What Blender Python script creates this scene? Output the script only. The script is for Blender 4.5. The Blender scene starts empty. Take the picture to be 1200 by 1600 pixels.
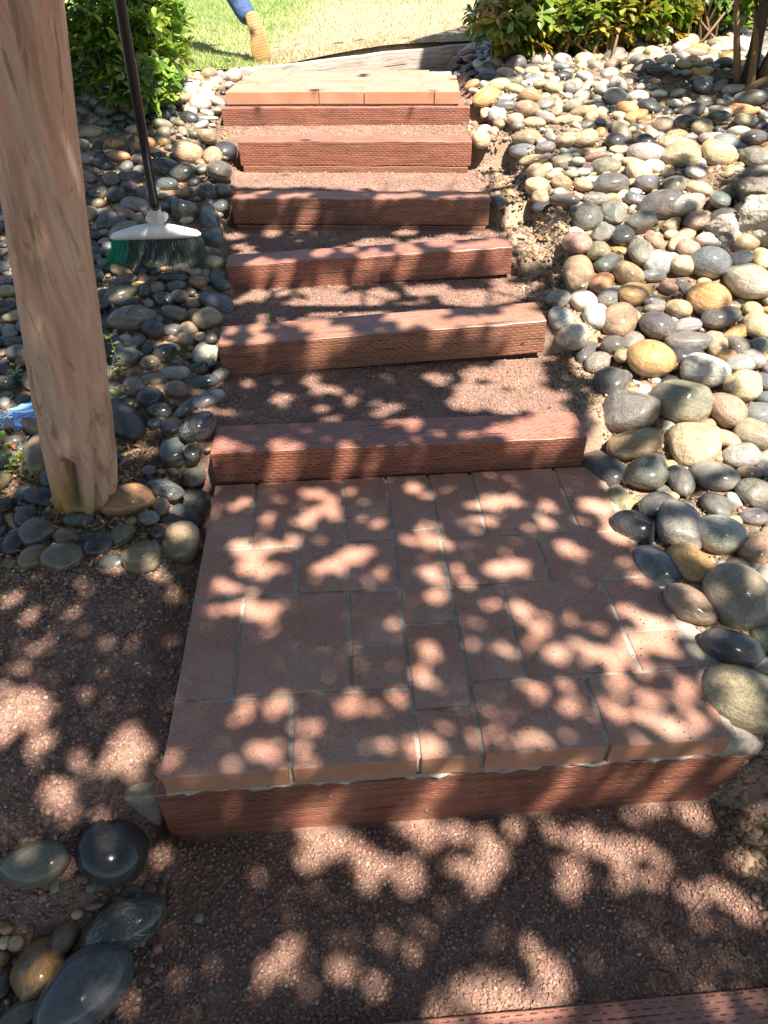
import bpy, bmesh, math, random
import numpy as np
from mathutils import Vector, Matrix, Euler
random.seed(7); rng = np.random.default_rng(11)
S = bpy.context.scene
COL = S.collection
PI = math.pi

# ------------------------------------------------------------------ camera
CAM = np.array([0.47706, -0.89467, 1.50968]); PITCH, YAW, ROLL = 0.69093, 0.062428, -0.012938
FPX = 1100.0
def cam_axes():
    cp, sp = math.cos(PITCH), math.sin(PITCH)
    f = np.array([math.sin(YAW)*cp, math.cos(YAW)*cp, -sp]); r = np.array([math.cos(YAW), -math.sin(YAW), 0.0]); u = np.cross(r, f)
    c, s = math.cos(ROLL), math.sin(ROLL)
    return c*r+s*u, -s*r+c*u, f
RX, UX, FX = cam_axes()
cd = bpy.data.cameras.new('camera'); cam = bpy.data.objects.new('camera', cd); COL.objects.link(cam)
M = Matrix(((RX[0], UX[0], -FX[0], CAM[0]), (RX[1], UX[1], -FX[1], CAM[1]), (RX[2], UX[2], -FX[2], CAM[2]), (0, 0, 0, 1)))
cam.matrix_world = M
cd.sensor_fit = 'VERTICAL'; cd.sensor_height = 36.0; cd.lens = 36.0*FPX/1600.0
cd.clip_start = 0.02; cd.clip_end = 500
S.camera = cam
# ------------------------------------------------------------------ light
SUN = np.array([0.30, -0.44, 1.0]); SUN = SUN/np.linalg.norm(SUN)
elev = math.asin(SUN[2])
W = bpy.data.worlds.new('World'); S.world = W; W.use_nodes = True
wn = W.node_tree; bg = wn.nodes['Background']
sky = wn.nodes.new('ShaderNodeTexSky'); sky.sky_type = 'NISHITA'; sky.sun_disc = False
sky.sun_elevation = elev; sky.sun_rotation = math.atan2(SUN[0], SUN[1]); sky.air_density = 1.0; sky.dust_density = 1.0
wn.links.new(sky.outputs[0], bg.inputs[0]); bg.inputs[1].default_value = 0.062
sl = bpy.data.lights.new('sun', 'SUN'); sl.energy = 5.0; sl.angle = math.radians(0.53); sl.color = (1.0, 0.905, 0.79)
so = bpy.data.objects.new('sun', sl); COL.objects.link(so)
so.rotation_euler = Vector(SUN).to_track_quat('Z', 'Y').to_euler()
S.view_settings.view_transform = 'Standard'; S.view_settings.look = 'None'; S.view_settings.gamma = 1
S.view_settings.use_curve_mapping = False; S.view_settings.exposure = 1.95

# ------------------------------------------------------------------ noise and projection helpers
_lat = rng.random((256, 256))
def vnoise(x, y):
    x = np.asarray(x, float); y = np.asarray(y, float)
    xi = np.floor(x).astype(int); yi = np.floor(y).astype(int); fx = x-xi; fy = y-yi
    fx = fx*fx*(3-2*fx); fy = fy*fy*(3-2*fy)
    a = _lat[xi % 256, yi % 256]; b = _lat[(xi+1) % 256, yi % 256]; c = _lat[xi % 256, (yi+1) % 256]; d = _lat[(xi+1) % 256, (yi+1) % 256]
    return (a*(1-fx)+b*fx)*(1-fy)+(c*(1-fx)+d*fx)*fy-0.5
def fbm(x, y, o=3):
    s = 0; a = 1.0
    for i in range(o): s = s+a*vnoise(x*2**i+17*i, y*2**i+31*i); a *= 0.5
    return s
def ss(a, b, x):
    t = np.clip((np.asarray(x, float)-a)/(b-a), 0, 1); return t*t*(3-2*t)
def proj(P):
    d = np.asarray(P, float)-CAM; z = d@FX
    return 600+FPX*(d@RX)/z, 800-FPX*(d@UX)/z, z
def ray(px, py): 
    d = FX+(px-600)/FPX*RX-(py-800)/FPX*UX; return d/np.linalg.norm(d)

# ------------------------------------------------------------------ terrain
def step_dy(y): return ss(2.6, 3.1, y)*0.12      # the upper flight is turned slightly
def edge_line(x):
    x = np.asarray(x, float); return 5.07+.203*np.clip(x+.14, 0, None)+1.25*ss(1.95, 2.5, x)
def H(x, y, fine=True):
    x = np.asarray(x, float); y = np.asarray(y, float)
    left = np.interp(y, [-1.6, -.25, .05, .6, 1.1, 4.4, 5.2, 7, 60], [-.3, -.285, -.07, -.035, .02, .66, .73, .75, .8])
    left = left+0.05*ss(-.4, -1.5, x)*ss(.6, 1.4, y)
    right = np.interp(y, [-1.6, -.30, -.02, 1.1, 2.0, 2.6, 4.2, 5.2, 7, 60], [-.28, -.27, -.05, .01, .21, .38, .72, .78, .82, .85])
    right = right+.08*np.clip(x-1.45, 0, 1.2)*ss(-.1, .5, y)
    yy = y+step_dy(y)*(x-0.65)
    path = np.full(np.broadcast(x, y).shape, -.30)
    for ye, z in ((.075, -.075), (1.20, .112), (1.80, .218), (2.42, .285), (3.0, .405), (3.66, .562), (4.15, .66), (4.95, .70)):
        path = path+(z-path)*ss(ye-.015, ye+.015, yy)
    xr = 1.36+.20*ss(.06, -.08, y)+.14*ss(1.1, 1.5, y)*ss(4.2, 3.6, y)
    xr = xr+0.05*fbm(y*2.3+5, y*0+3)
    wr = ss(xr, xr+.10, x); wl = ss(-.07, -.16, x+.16*ss(3.75, 3.95, y)*ss(4.4, 4.25, y)+.04*vnoise(y*3, 0*y))
    wl = np.where(y < -.02, ss(.05, -.30, x+.06*vnoise(y*4, y*0)), wl)
    z = path*(1-wr)*(1-wl)+right*wr+left*wl*(1-wr)
    bed = np.maximum(wr, wl)
    if fine:
        z = z+fbm(x*3.1, y*3.1, 3)*(.006+.03*bed)+fbm(x*28, y*28, 3)*(.004+.008*bed)
    lawn = ss(.03, .10, y-edge_line(x))
    return z*(1-lawn)+lawn*(.735+.11*ss(-.2, 1.1, x))
def at(px, py, lift=0.0):
    d = ray(px, py); t = np.linspace(.8, 12, 2400); P = CAM+t[:, None]*d
    h = H(P[:, 0], P[:, 1], False)+lift
    k = np.argmax(P[:, 2] < h)
    if k == 0: k = len(t)-1
    return P[k]
def at_y(px, py, y):
    d = ray(px, py); return CAM+d*((y-CAM[1])/d[1])

# ------------------------------------------------------------------ object helpers
def finish(name, me, mat=None, parent=None, smooth=False):
    o = bpy.data.objects.new(name, me); COL.objects.link(o)
    if mat:
        for m in (mat if isinstance(mat, (list, tuple)) else [mat]): me.materials.append(m)
    if smooth: me.polygons.foreach_set('use_smooth', [True]*len(me.polygons))
    if parent: o.parent = parent
    return o
def np_mesh(name, V, F, col=None):
    """V (n,3), F (m,k) same arity"""
    V = np.asarray(V, np.float32); F = np.asarray(F, np.int32); m, k = F.shape
    me = bpy.data.meshes.new(name); me.vertices.add(len(V)); me.vertices.foreach_set('co', V.ravel())
    me.loops.add(m*k); me.loops.foreach_set('vertex_index', F.ravel())
    me.polygons.add(m); me.polygons.foreach_set('loop_start', np.arange(m, dtype=np.int32)*k)
    me.polygons.foreach_set('loop_total', np.full(m, k, np.int32))
    if col is not None:
        a = me.color_attributes.new('col', 'FLOAT_COLOR', 'POINT')
        c = np.ones((len(V), 4), np.float32); c[:, :3] = col; a.data.foreach_set('color', c.ravel())
    me.update(calc_edges=True); me.validate(); return me
def tag(o, label=None, cat=None, group=None, kind=None):
    if label: o['label'] = label
    if cat: o['category'] = cat
    if group: o['group'] = group
    if kind: o['kind'] = kind
    return o
def empty(name, loc=(0, 0, 0), rz=0):
    o = bpy.data.objects.new(name, None); COL.objects.link(o); o.location = loc; o.rotation_euler = (0, 0, rz); o.empty_display_size = .05; return o
def tube(bm, pts, rad, n=8, cap=True):
    pts = [Vector(p) for p in pts]; rings = []
    up = Vector((.13, .31, 1)).normalized()
    for i, p in enumerate(pts):
        t = (pts[min(i+1, len(pts)-1)]-pts[max(i-1, 0)]).normalized()
        a = t.cross(up); 
        if a.length < 1e-3: a = t.cross(Vector((1, 0, 0)))
        a.normalize(); b = t.cross(a)
        r = rad[i] if hasattr(rad, '__len__') else rad
        rings.append([bm.verts.new(p+(a*math.cos(2*PI*k/n)+b*math.sin(2*PI*k/n))*r) for k in range(n)])
    for A, B in zip(rings[:-1], rings[1:]):
        for k in range(n): bm.faces.new((A[k], A[(k+1) % n], B[(k+1) % n], B[k]))
    if cap: bm.faces.new(rings[0]); bm.faces.new(rings[-1][::-1])
def bm_obj(name, bm, mat, parent=None, smooth=False):
    bmesh.ops.recalc_face_normals(bm, faces=bm.faces)
    me = bpy.data.meshes.new(name); bm.to_mesh(me); bm.free(); return finish(name, me, mat, parent, smooth)

# ------------------------------------------------------------------ materials
class NT:
    def __init__(s, name):
        s.m = bpy.data.materials.new(name); s.m.use_nodes = True; s.t = s.m.node_tree; s.b = s.t.nodes['Principled BSDF']
    def n(s, typ, **kw):
        nd = s.t.nodes.new('ShaderNode'+typ)
        for k, v in kw.items():
            if k.startswith('i_'): nd.inputs[int(k[2:]) if k[2:].isdigit() else k[2:].replace('_', ' ')].default_value = v
            else: setattr(nd, k, v)
        return nd
    def l(s, a, b): s.t.links.new(a, b)
    def coord(s, scale=(1, 1, 1), rnd=False, which='Object'):
        c = s.n('TexCoord'); mp = s.n('Mapping'); mp.inputs['Scale'].default_value = scale; s.l(c.outputs[which], mp.inputs[0])
        if rnd:
            oi = s.n('ObjectInfo'); ml = s.n('Math', operation='MULTIPLY'); ml.inputs[1].default_value = 37.0
            s.l(oi.outputs['Random'], ml.inputs[0]); s.l(ml.outputs[0], mp.inputs['Location'])
        return mp.outputs[0]
    def noise(s, v, scale, detail=3, rough=.5, dist=0):
        nd = s.n('TexNoise'); nd.inputs['Scale'].default_value = scale; nd.inputs['Detail'].default_value = detail; nd.inputs['Roughness'].default_value = rough; nd.inputs['Distortion'].default_value = dist
        s.l(v, nd.inputs['Vector']); return nd.outputs['Fac']
    def ramp(s, f, stops):
        r = s.n('ValToRGB'); e = r.color_ramp.elements
        while len(e) < len(stops): e.new(.5)
        for q, (p, c) in zip(e, stops): q.position = p; q.color = (*c, 1) if len(c) == 3 else c
        s.l(f, r.inputs[0]); return r.outputs[0]
    def mr(s, f, a, b, c, d):
        r = s.n('MapRange'); r.inputs[1].default_value = a; r.inputs[2].default_value = b; r.inputs[3].default_value = c; r.inputs[4].default_value = d; s.l(f, r.inputs[0]); return r.outputs[0]
    def mix(s, f, a, b, mode='MIX'):
        r = s.n('Mix', data_type='RGBA', blend_type=mode)
        for inp, v in ((r.inputs[0], f), (r.inputs[6], a), (r.inputs[7], b)):
            if isinstance(v, (int, float)): inp.default_value = v
            elif isinstance(v, tuple): inp.default_value = (*v, 1) if len(v) == 3 else v
            else: s.l(v, inp)
        return r.outputs[2]
    def bump(s, h, strength=.5, dist=.005, prev=None):
        b = s.n('Bump'); b.inputs['Strength'].default_value = strength; b.inputs['Distance'].default_value = dist; s.l(h, b.inputs['Height'])
        if prev: s.l(prev, b.inputs['Normal'])
        return b.outputs[0]
    def out(s, col=None, rough=None, normal=None, **kw):
        for inp, v in (('Base Color', col), ('Roughness', rough), ('Normal', normal)):
            if v is None: continue
            if isinstance(v, (int, float)): s.b.inputs[inp].default_value = v
            elif isinstance(v, tuple): s.b.inputs[inp].default_value = (*v, 1)
            else: s.l(v, s.b.inputs[inp])
        for k, v in kw.items(): s.b.inputs[k.replace('_', ' ')].default_value = v
        return s.m

def simple(name, col, rough=.6, bumps=None, **kw):
    t = NT(name); v = t.coord(); f = t.noise(v, 14, 4); c = t.mix(f, tuple(x*.75 for x in col), tuple(min(1, x*1.25) for x in col))
    nm = t.bump(t.noise(v, bumps[0], 4), bumps[1], .003) if bumps else None
    return t.out(c, rough, nm, **kw)

def stone_mat(name, attr):
    t = NT(name); 
    v = t.coord((1, 1, 1), rnd=not attr)
    if attr: a = t.n('Attribute', attribute_name='col'); base = a.outputs['Color']; 
    else: oi = t.n('ObjectInfo'); base = oi.outputs['Color']; 
    sc = 1.0 if not attr else 14.0
    f1 = t.noise(v, 1.6*sc, 4, .6, .6); f2 = t.noise(v, 11*sc, 4, .75); f3 = t.noise(v, 3.2*sc, 2, .5, 1.5)
    c = t.mix(t.mr(f1, .3, .7, 0, 1), t.mix(1.0, base, (.62, .60, .56), 'MULTIPLY'), t.mix(1.0, base, (1.28, 1.22, 1.12), 'MULTIPLY'))
    wv = t.n('TexWave', wave_type='BANDS', bands_direction='Z'); wv.inputs['Scale'].default_value = 1.3*sc; wv.inputs['Distortion'].default_value = 9; wv.inputs['Detail'].default_value = 3
    t.l(v, wv.inputs['Vector'])
    if not attr:
        rr = t.mr(oi.outputs['Random'], .6, .9, 0, .22); ml = t.n('Math', operation='MULTIPLY'); t.l(rr, ml.inputs[0]); t.l(t.mr(wv.outputs['Fac'], .7, .95, 0, 1), ml.inputs[1])
        c = t.mix(ml.outputs[0], c, t.mix(1.0, base, (1.9, 1.8, 1.6), 'MULTIPLY'))
        lr = t.n('Math', operation='MULTIPLY'); t.l(t.mr(oi.outputs['Random'], .2, .5, .5, .0), lr.inputs[0]); t.l(t.mr(f3, .52, .68, 0, 1), lr.inputs[1])
        c = t.mix(lr.outputs[0], c, t.mix(1.0, base, (1.25, .95, .62), 'MULTIPLY'))
    c = t.mix(t.mr(f2, .54, .66, 0, .75), c, t.mix(1.0, c, (.42, .42, .42), 'MULTIPLY'))
    c = t.mix(t.mr(f2, .34, .44, .5, 0), c, t.mix(1.0, c, (1.6, 1.6, 1.55), 'MULTIPLY'))
    nm = t.bump(t.noise(v, 42*sc, 3, .7), .35, .012 if not attr else .001); nm = t.bump(f2, .4, .03 if not attr else .002, nm)
    nm = t.bump(f1, .35, .05 if not attr else .003, nm)
    # thin pale veins on some stones, dust and dried mud low on their flanks, small pits
    vn = t.noise(v, 1.3*sc, 4, .6, 1.0); a1 = t.n('Math', operation='SUBTRACT'); a1.inputs[1].default_value = .5; t.l(vn, a1.inputs[0]); a2 = t.n('Math', operation='ABSOLUTE'); t.l(a1.outputs[0], a2.inputs[0])
    if not attr:
        ml2 = t.n('Math', operation='MULTIPLY'); t.l(t.mr(a2.outputs[0], .002, .012, 1, 0), ml2.inputs[0]); t.l(t.mr(oi.outputs['Random'],   .10, .14, .55, 0), ml2.inputs[1])
        c = t.mix(ml2.outputs[0], c, (.52, .49, .42))
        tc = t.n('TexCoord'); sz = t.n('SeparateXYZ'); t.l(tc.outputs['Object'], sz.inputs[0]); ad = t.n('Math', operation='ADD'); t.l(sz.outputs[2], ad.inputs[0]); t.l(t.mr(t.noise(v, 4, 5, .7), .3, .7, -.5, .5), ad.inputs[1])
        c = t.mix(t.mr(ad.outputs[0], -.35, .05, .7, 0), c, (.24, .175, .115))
    pt = t.n('TexVoronoi'); pt.inputs['Scale'].default_value = 9*sc; t.l(v, pt.inputs['Vector'])
    c = t.mix(t.mr(pt.outputs['Distance'], .10, .22, .55, 0), c, t.mix(1.0, c, (.35, .33, .30), 'MULTIPLY'))
    nm = t.bump(t.mr(pt.outputs['Distance'], .06, .24, 0, 1), .3, .03 if not attr else .001, nm)
    t.out(c, t.mr(f1, .3, .7, .42, .75), nm)
    t.b.inputs['Coat Weight'].default_value = .6 if not attr else .4; t.b.inputs['Coat Roughness'].default_value = .17; t.b.inputs['Specular IOR Level'].default_value = .5
    return t.m
M_STONE = stone_mat('river_stone', False); M_STONES = stone_mat('river_stone_small', True)

def rock_mat():
    t = NT('rough_rock'); v = t.coord(rnd=True); f = t.noise(v, 3, 6, .65); g = t.noise(v, 11, 5, .7)
    c = t.ramp(f, [(.3, (.09, .075, .06)), (.5, (.24, .21, .17)), (.68, (.44, .41, .36))])
    c = t.mix(t.mr(g, .55, .7, 0, .6), c, (.20, .19, .06))
    return t.out(c, .8, t.bump(g, .8, .05))
M_ROCK = rock_mat()

def wood_mat(name, a, b, incise=True, rough=.52, coat=.22):
    t = NT(name); v = t.coord((1, 1, 1), rnd=True)
    vs = t.coord((2.2, 26, 26), rnd=True)
    g = t.noise(vs, 3.0, 5, .6, .8); big = t.noise(v, 2.5, 3)
    c = t.mix(t.mr(g, .32, .68, 0, 1), a, b)
    c = t.mix(t.mr(big, .35, .7, 0, .5), c, t.mix(1.0, c, (.62, .55, .52), 'MULTIPLY'))
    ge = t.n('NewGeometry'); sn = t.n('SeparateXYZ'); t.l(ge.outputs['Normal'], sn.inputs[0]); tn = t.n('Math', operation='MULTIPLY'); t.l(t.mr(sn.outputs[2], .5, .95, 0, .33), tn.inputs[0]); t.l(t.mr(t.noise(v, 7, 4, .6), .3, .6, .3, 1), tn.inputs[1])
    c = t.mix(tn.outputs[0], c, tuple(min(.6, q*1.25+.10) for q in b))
    ck = t.noise(t.coord((1.3, 34, 34), rnd=True), 2.2, 2, .5); c = t.mix(t.mr(ck, .665, .69, 0, .85), c, (.03, .015, .01))
    dirt = t.noise(v, 30, 4, .7); c = t.mix(t.mr(dirt, .58, .75, 0, .35), c, (.30, .20, .15))
    nm = t.bump(g, .5, .004)
    if incise:
        # staggered rows of knife slits pressed into the pressure-treated faces
        cc = t.n('TexCoord'); sx = t.n('SeparateXYZ'); t.l(cc.outputs['Object'], sx.inputs[0])
        mz = t.n('Math', operation='ADD'); t.l(sx.outputs[1], mz.inputs[0]); t.l(sx.outputs[2], mz.inputs[1])
        rr = t.n('Math', operation='MULTIPLY'); rr.inputs[1].default_value = 84.0; t.l(mz.outputs[0], rr.inputs[0])
        fl = t.n('Math', operation='FLOOR'); t.l(rr.outputs[0], fl.inputs[0])
        fr = t.n('Math', operation='FRACT'); t.l(rr.outputs[0], fr.inputs[0])
        of = t.n('Math', operation='MULTIPLY'); of.inputs[1].default_value = .5; t.l(fl.outputs[0], of.inputs[0])
        xs = t.n('Math', operation='MULTIPLY_ADD'); xs.inputs[1].default_value = 31.0; t.l(sx.outputs[0], xs.inputs[0]); t.l(of.outputs[0], xs.inputs[2])
        fx = t.n('Math', operation='FRACT'); t.l(xs.outputs[0], fx.inputs[0])
        jit = t.noise(v, 60, 2)
        def tri(o, w, h):
            s1 = t.n('Math', operation='SUBTRACT'); s1.inputs[1].default_value = .5; t.l(o, s1.inputs[0])
            s2 = t.n('Math', operation='ABSOLUTE'); t.l(s1.outputs[0], s2.inputs[0]); return t.mr(s2.outputs[0], w, h, 1, 0)
        m1 = t.n('Math', operation='MULTIPLY'); t.l(tri(fx.outputs[0], .24, .34), m1.inputs[0]); t.l(tri(fr.outputs[0], .05, .2), m1.inputs[1])
        m2 = t.n('Math', operation='MULTIPLY'); t.l(m1.outputs[0], m2.inputs[0]); t.l(t.mr(jit, .36, .56, .08, .85), m2.inputs[1])
        c = t.mix(m2.outputs[0], c, t.mix(1.0, c, (.3, .25, .25), 'MULTIPLY'))
        iv = t.n('Math', operation='SUBTRACT'); iv.inputs[0].default_value = 1; t.l(m2.outputs[0], iv.inputs[1])
        nm = t.bump(iv.outputs[0], .9, .004, nm)
    t.out(c, t.mr(big, .3, .7, rough-.1, rough+.12), nm); t.b.inputs['Coat Weight'].default_value = coat; t.b.inputs['Coat Roughness'].default_value = .3
    return t.m
M_TIMBER = wood_mat('stained_timber', (.13, .044, .026), (.27, .098, .057))
M_TIMBER_OLD = wood_mat('aged_timber', (.135, .052, .030), (.27, .118, .066))
M_BORDER = wood_mat('weathered_timber', (.22, .19, .165), (.46, .42, .37), incise=False, rough=.7, coat=0)

def paver_mat():
    t = NT('red_paver'); v = t.coord(rnd=True); f = t.noise(v, 5, 4); g = t.noise(v, 190, 3, .7); h = t.noise(v, 70, 3, .6)
    oi = t.n('ObjectInfo')
    c = t.mix(t.mr(f, .3, .7, 0, 1), (.27, .128, .086), (.375, .20, .138))
    c = t.mix(t.mr(oi.outputs['Random'], 0, 1, 0, .5), c, (.36, .18, .125))
    c = t.mix(t.mr(g, .52, .68, 0, .75), c, (.11, .06, .05)); c = t.mix(t.mr(g, .42, .30, 0, .5), c, (.46, .30, .24))
    d = t.noise(t.coord(), 3.3, 5, .7); c = t.mix(t.mr(d, .5, .72, 0, .45), c, (.42, .32, .25))
    nm = t.bump(g, .45, .0015); nm = t.bump(h, .3, .002, nm)
    return t.out(c, .82, nm)
M_PAVER = paver_mat()
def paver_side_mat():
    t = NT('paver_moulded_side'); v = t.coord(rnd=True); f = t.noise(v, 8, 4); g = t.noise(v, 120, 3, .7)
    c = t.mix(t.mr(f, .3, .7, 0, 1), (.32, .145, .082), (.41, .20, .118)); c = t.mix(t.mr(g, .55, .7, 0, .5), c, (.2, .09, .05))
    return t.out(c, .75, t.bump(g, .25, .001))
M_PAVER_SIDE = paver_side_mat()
def mortar_mat():
    t = NT('mortar'); v = t.coord(); f = t.noise(v, 9, 5, .6); g = t.noise(v, 130, 3, .7)
    c = t.ramp(f, [(.3, (.17, .155, .14)), (.5, (.31, .265, .215)), (.7, (.43, .375, .30))]); c = t.mix(t.mr(g, .5, .7, 0, .6), c, (.14, .10, .08))
    return t.out(c, .9, t.bump(g, .6, .002))
M_MORTAR = mortar_mat()
def ground_mat():
    t = NT('garden_ground'); v = t.coord(); a = t.n('Attribute', attribute_name='col'); f = t.noise(v, 6, 6, .7); g = t.noise(v, 70, 4, .7); h = t.noise(v, 240, 3, .6)
    soil = t.ramp(f, [(.3, (.10, .065, .042)), (.5, (.17, .115, .072)), (.68, (.30, .215, .14))])
    grav = t.ramp(f, [(.3, (.15, .083, .062)), (.5, (.22, .13, .096)), (.7, (.29, .18, .135))])
    grav = t.mix(t.mr(g, .45, .65, 0, .7), grav, (.11, .065, .055)); soil = t.mix(t.mr(g, .5, .68, 0, .6), soil, (.06, .042, .03))
    sp = t.n('SeparateColor'); t.l(a.outputs['Color'], sp.inputs[0])
    c = t.mix(sp.outputs[0], soil, grav)
    c = t.mix(sp.outputs[1], c, t.ramp(g, [(.3, (.30, .22, .14)), (.7, (.50, .40, .28))]))
    nm = t.bump(g, .9, .012); nm = t.bump(h, .7, .004, nm)
    return t.out(c, .92, nm)
M_GROUND = ground_mat()
def attr_mat(name, rough=.85, bscale=150, coat=0, trans=0):
    t = NT(name); v = t.coord(); a = t.n('Attribute', attribute_name='col'); g = t.noise(v, bscale, 3, .6)
    c = t.mix(t.mr(g, .35, .65, 0, .5), a.outputs['Color'], t.mix(1.0, a.outputs['Color'], (.6, .55, .55), 'MULTIPLY'))
    t.out(c, rough, t.bump(g, .5, .002)); t.b.inputs['Coat Weight'].default_value = coat
    return t.m
M_GRAVEL = attr_mat('red_gravel')
def leaf_mat(name, rough=.35, trans=.35):
    t = NT(name); a = t.n('Attribute', attribute_name='col')
    v = t.coord(); g = t.noise(v, 60, 3); c = t.mix(t.mr(g, .3, .7, 0, .4), a.outputs['Color'], t.mix(1.0, a.outputs['Color'], (1.3, 1.25, .8), 'MULTIPLY'))
    t.out(c, rough, t.bump(g, .2, .002)); t.b.inputs['Coat Weight'].default_value = .2
    tr = t.n('BsdfTranslucent'); t.l(t.mix(1.0, c, (1.5, 1.6, .7), 'MULTIPLY'), tr.inputs[0])
    mx = t.n('MixShader'); mx.inputs[0].default_value = trans; o = t.t.nodes['Material Output']
    t.l(t.b.outputs[0], mx.inputs[1]); t.l(tr.outputs[0], mx.inputs[2]); t.l(mx.outputs[0], o.inputs[0])
    return t.m
M_LEAF = leaf_mat('glossy_leaf'); M_CANOPY = leaf_mat('tree_leaf', .5, .10)
M_LITTER = leaf_mat('dry_leaf', .8, .1); M_GRASS = leaf_mat('grass_blade', .6, .3)
def bark_mat():
    t = NT('peeling_bark'); v = t.coord((1, 1, .2)); vf = t.coord((1, 1, .07)); v1 = t.coord()
    f = t.noise(v, 8, 4, .55, .8); g = t.noise(vf, 60, 4, .6, .5); e = t.noise(t.coord((1, 1, .16)), 20, 5, .6, 1.0)
    c = t.ramp(f, [(.30, (.26, .155, .09)), (.41, (.34, .205, .13)), (.43, (.44, .245, .165)), (.50, (.41, .235, .155)), (.52, (.43, .285, .195)), (.62, (.40, .265, .18)), (.64, (.28, .185, .12))])
    c = t.mix(1.0, c, (1.10, 1.05, .98), 'MULTIPLY'); c = t.mix(t.mr(g, .45, .62, 0, .35), c, (.62, .45, .33)); c = t.mix(t.mr(e, .60, .64, 0, .65), c, (.17, .095, .055))
    a = t.n('Attribute', attribute_name='col'); sp = t.n('SeparateColor'); t.l(a.outputs['Color'], sp.inputs[0])
    c = t.mix(sp.outputs[0], c, t.ramp(e, [(.35, (.20, .11, .03)), (.6, (.44, .28, .09))]))
    c = t.mix(sp.outputs[1], c, (.07, .045, .02))
    nm = t.bump(f, .5, .02); nm = t.bump(e, .5, .006, nm); nm = t.bump(g, .35, .002, nm)
    return t.out(c, .68, nm)
M_BARK = bark_mat()
M_TWIG = simple('twig_bark', (.055, .034, .022), .85, (60, .6)); M_STEM = simple('shrub_stem', (.16, .10, .05), .8, (50, .6))
M_WHITEP = simple('scuffed_white_plastic', (.66, .65, .60), .38, (60, .15)); M_BLACK = simple('black_paint', (.018, .018, .02), .3)
M_GREENB = simple('green_bristle', (.02, .33, .20), .5); M_GREYB = simple('grey_bristle', (.06, .085, .08), .45)
M_LAWN = None

# ------------------------------------------------------------------ ground sheet
def build_ground():
    xs = np.concatenate([np.linspace(-40, -3.2, 24), np.arange(-3, 4.6, .018), np.linspace(4.8, 40, 24)])
    ys = np.concatenate([np.linspace(-12, -1.5, 16), np.arange(-1.4, 5.6, .018), np.linspace(5.8, 60, 40)])
    X, Y = np.meshgrid(xs, ys, indexing='ij'); Z = H(X, Y)
    nx, ny = X.shape; idx = np.arange(nx*ny).reshape(nx, ny)
    F = np.stack([idx[:-1, :-1], idx[1:, :-1], idx[1:, 1:], idx[:-1, 1:]], -1).reshape(-1, 4)
    pathm = ss(-.12, -.04, X)*ss(1.50, 1.38, X)
    front = ss(.12, -.02, Y)*ss(-.5, -.1, X); leftp = ss(.66, .58, Y+.1*X+.05*fbm(X*3, Y*3))*ss(1.7, 1.5, X)
    g = np.clip(np.maximum(np.maximum(pathm, front), leftp), 0, 1)*ss(5.2, 5.0, Y)
    sandy = ss(1.30, 1.40, X)*ss(1.75, 1.5, X)*ss(-.1, .1, Y)*ss(4.4, 4.0, Y)*(.4+1.2*np.clip(fbm(X*4, Y*4)+.3, 0, 1))
    col = np.stack([g, np.clip(sandy, 0, 1)*.9, 0*g], -1).reshape(-1, 3)
    me = np_mesh('garden_ground', np.stack([X, Y, Z], -1).reshape(-1, 3), F, col)
    o = finish('garden_ground', me, M_GROUND, smooth=True); tag(o, kind='structure', label='reddish soil and crushed gravel ground of the garden slope')
build_ground()

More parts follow.
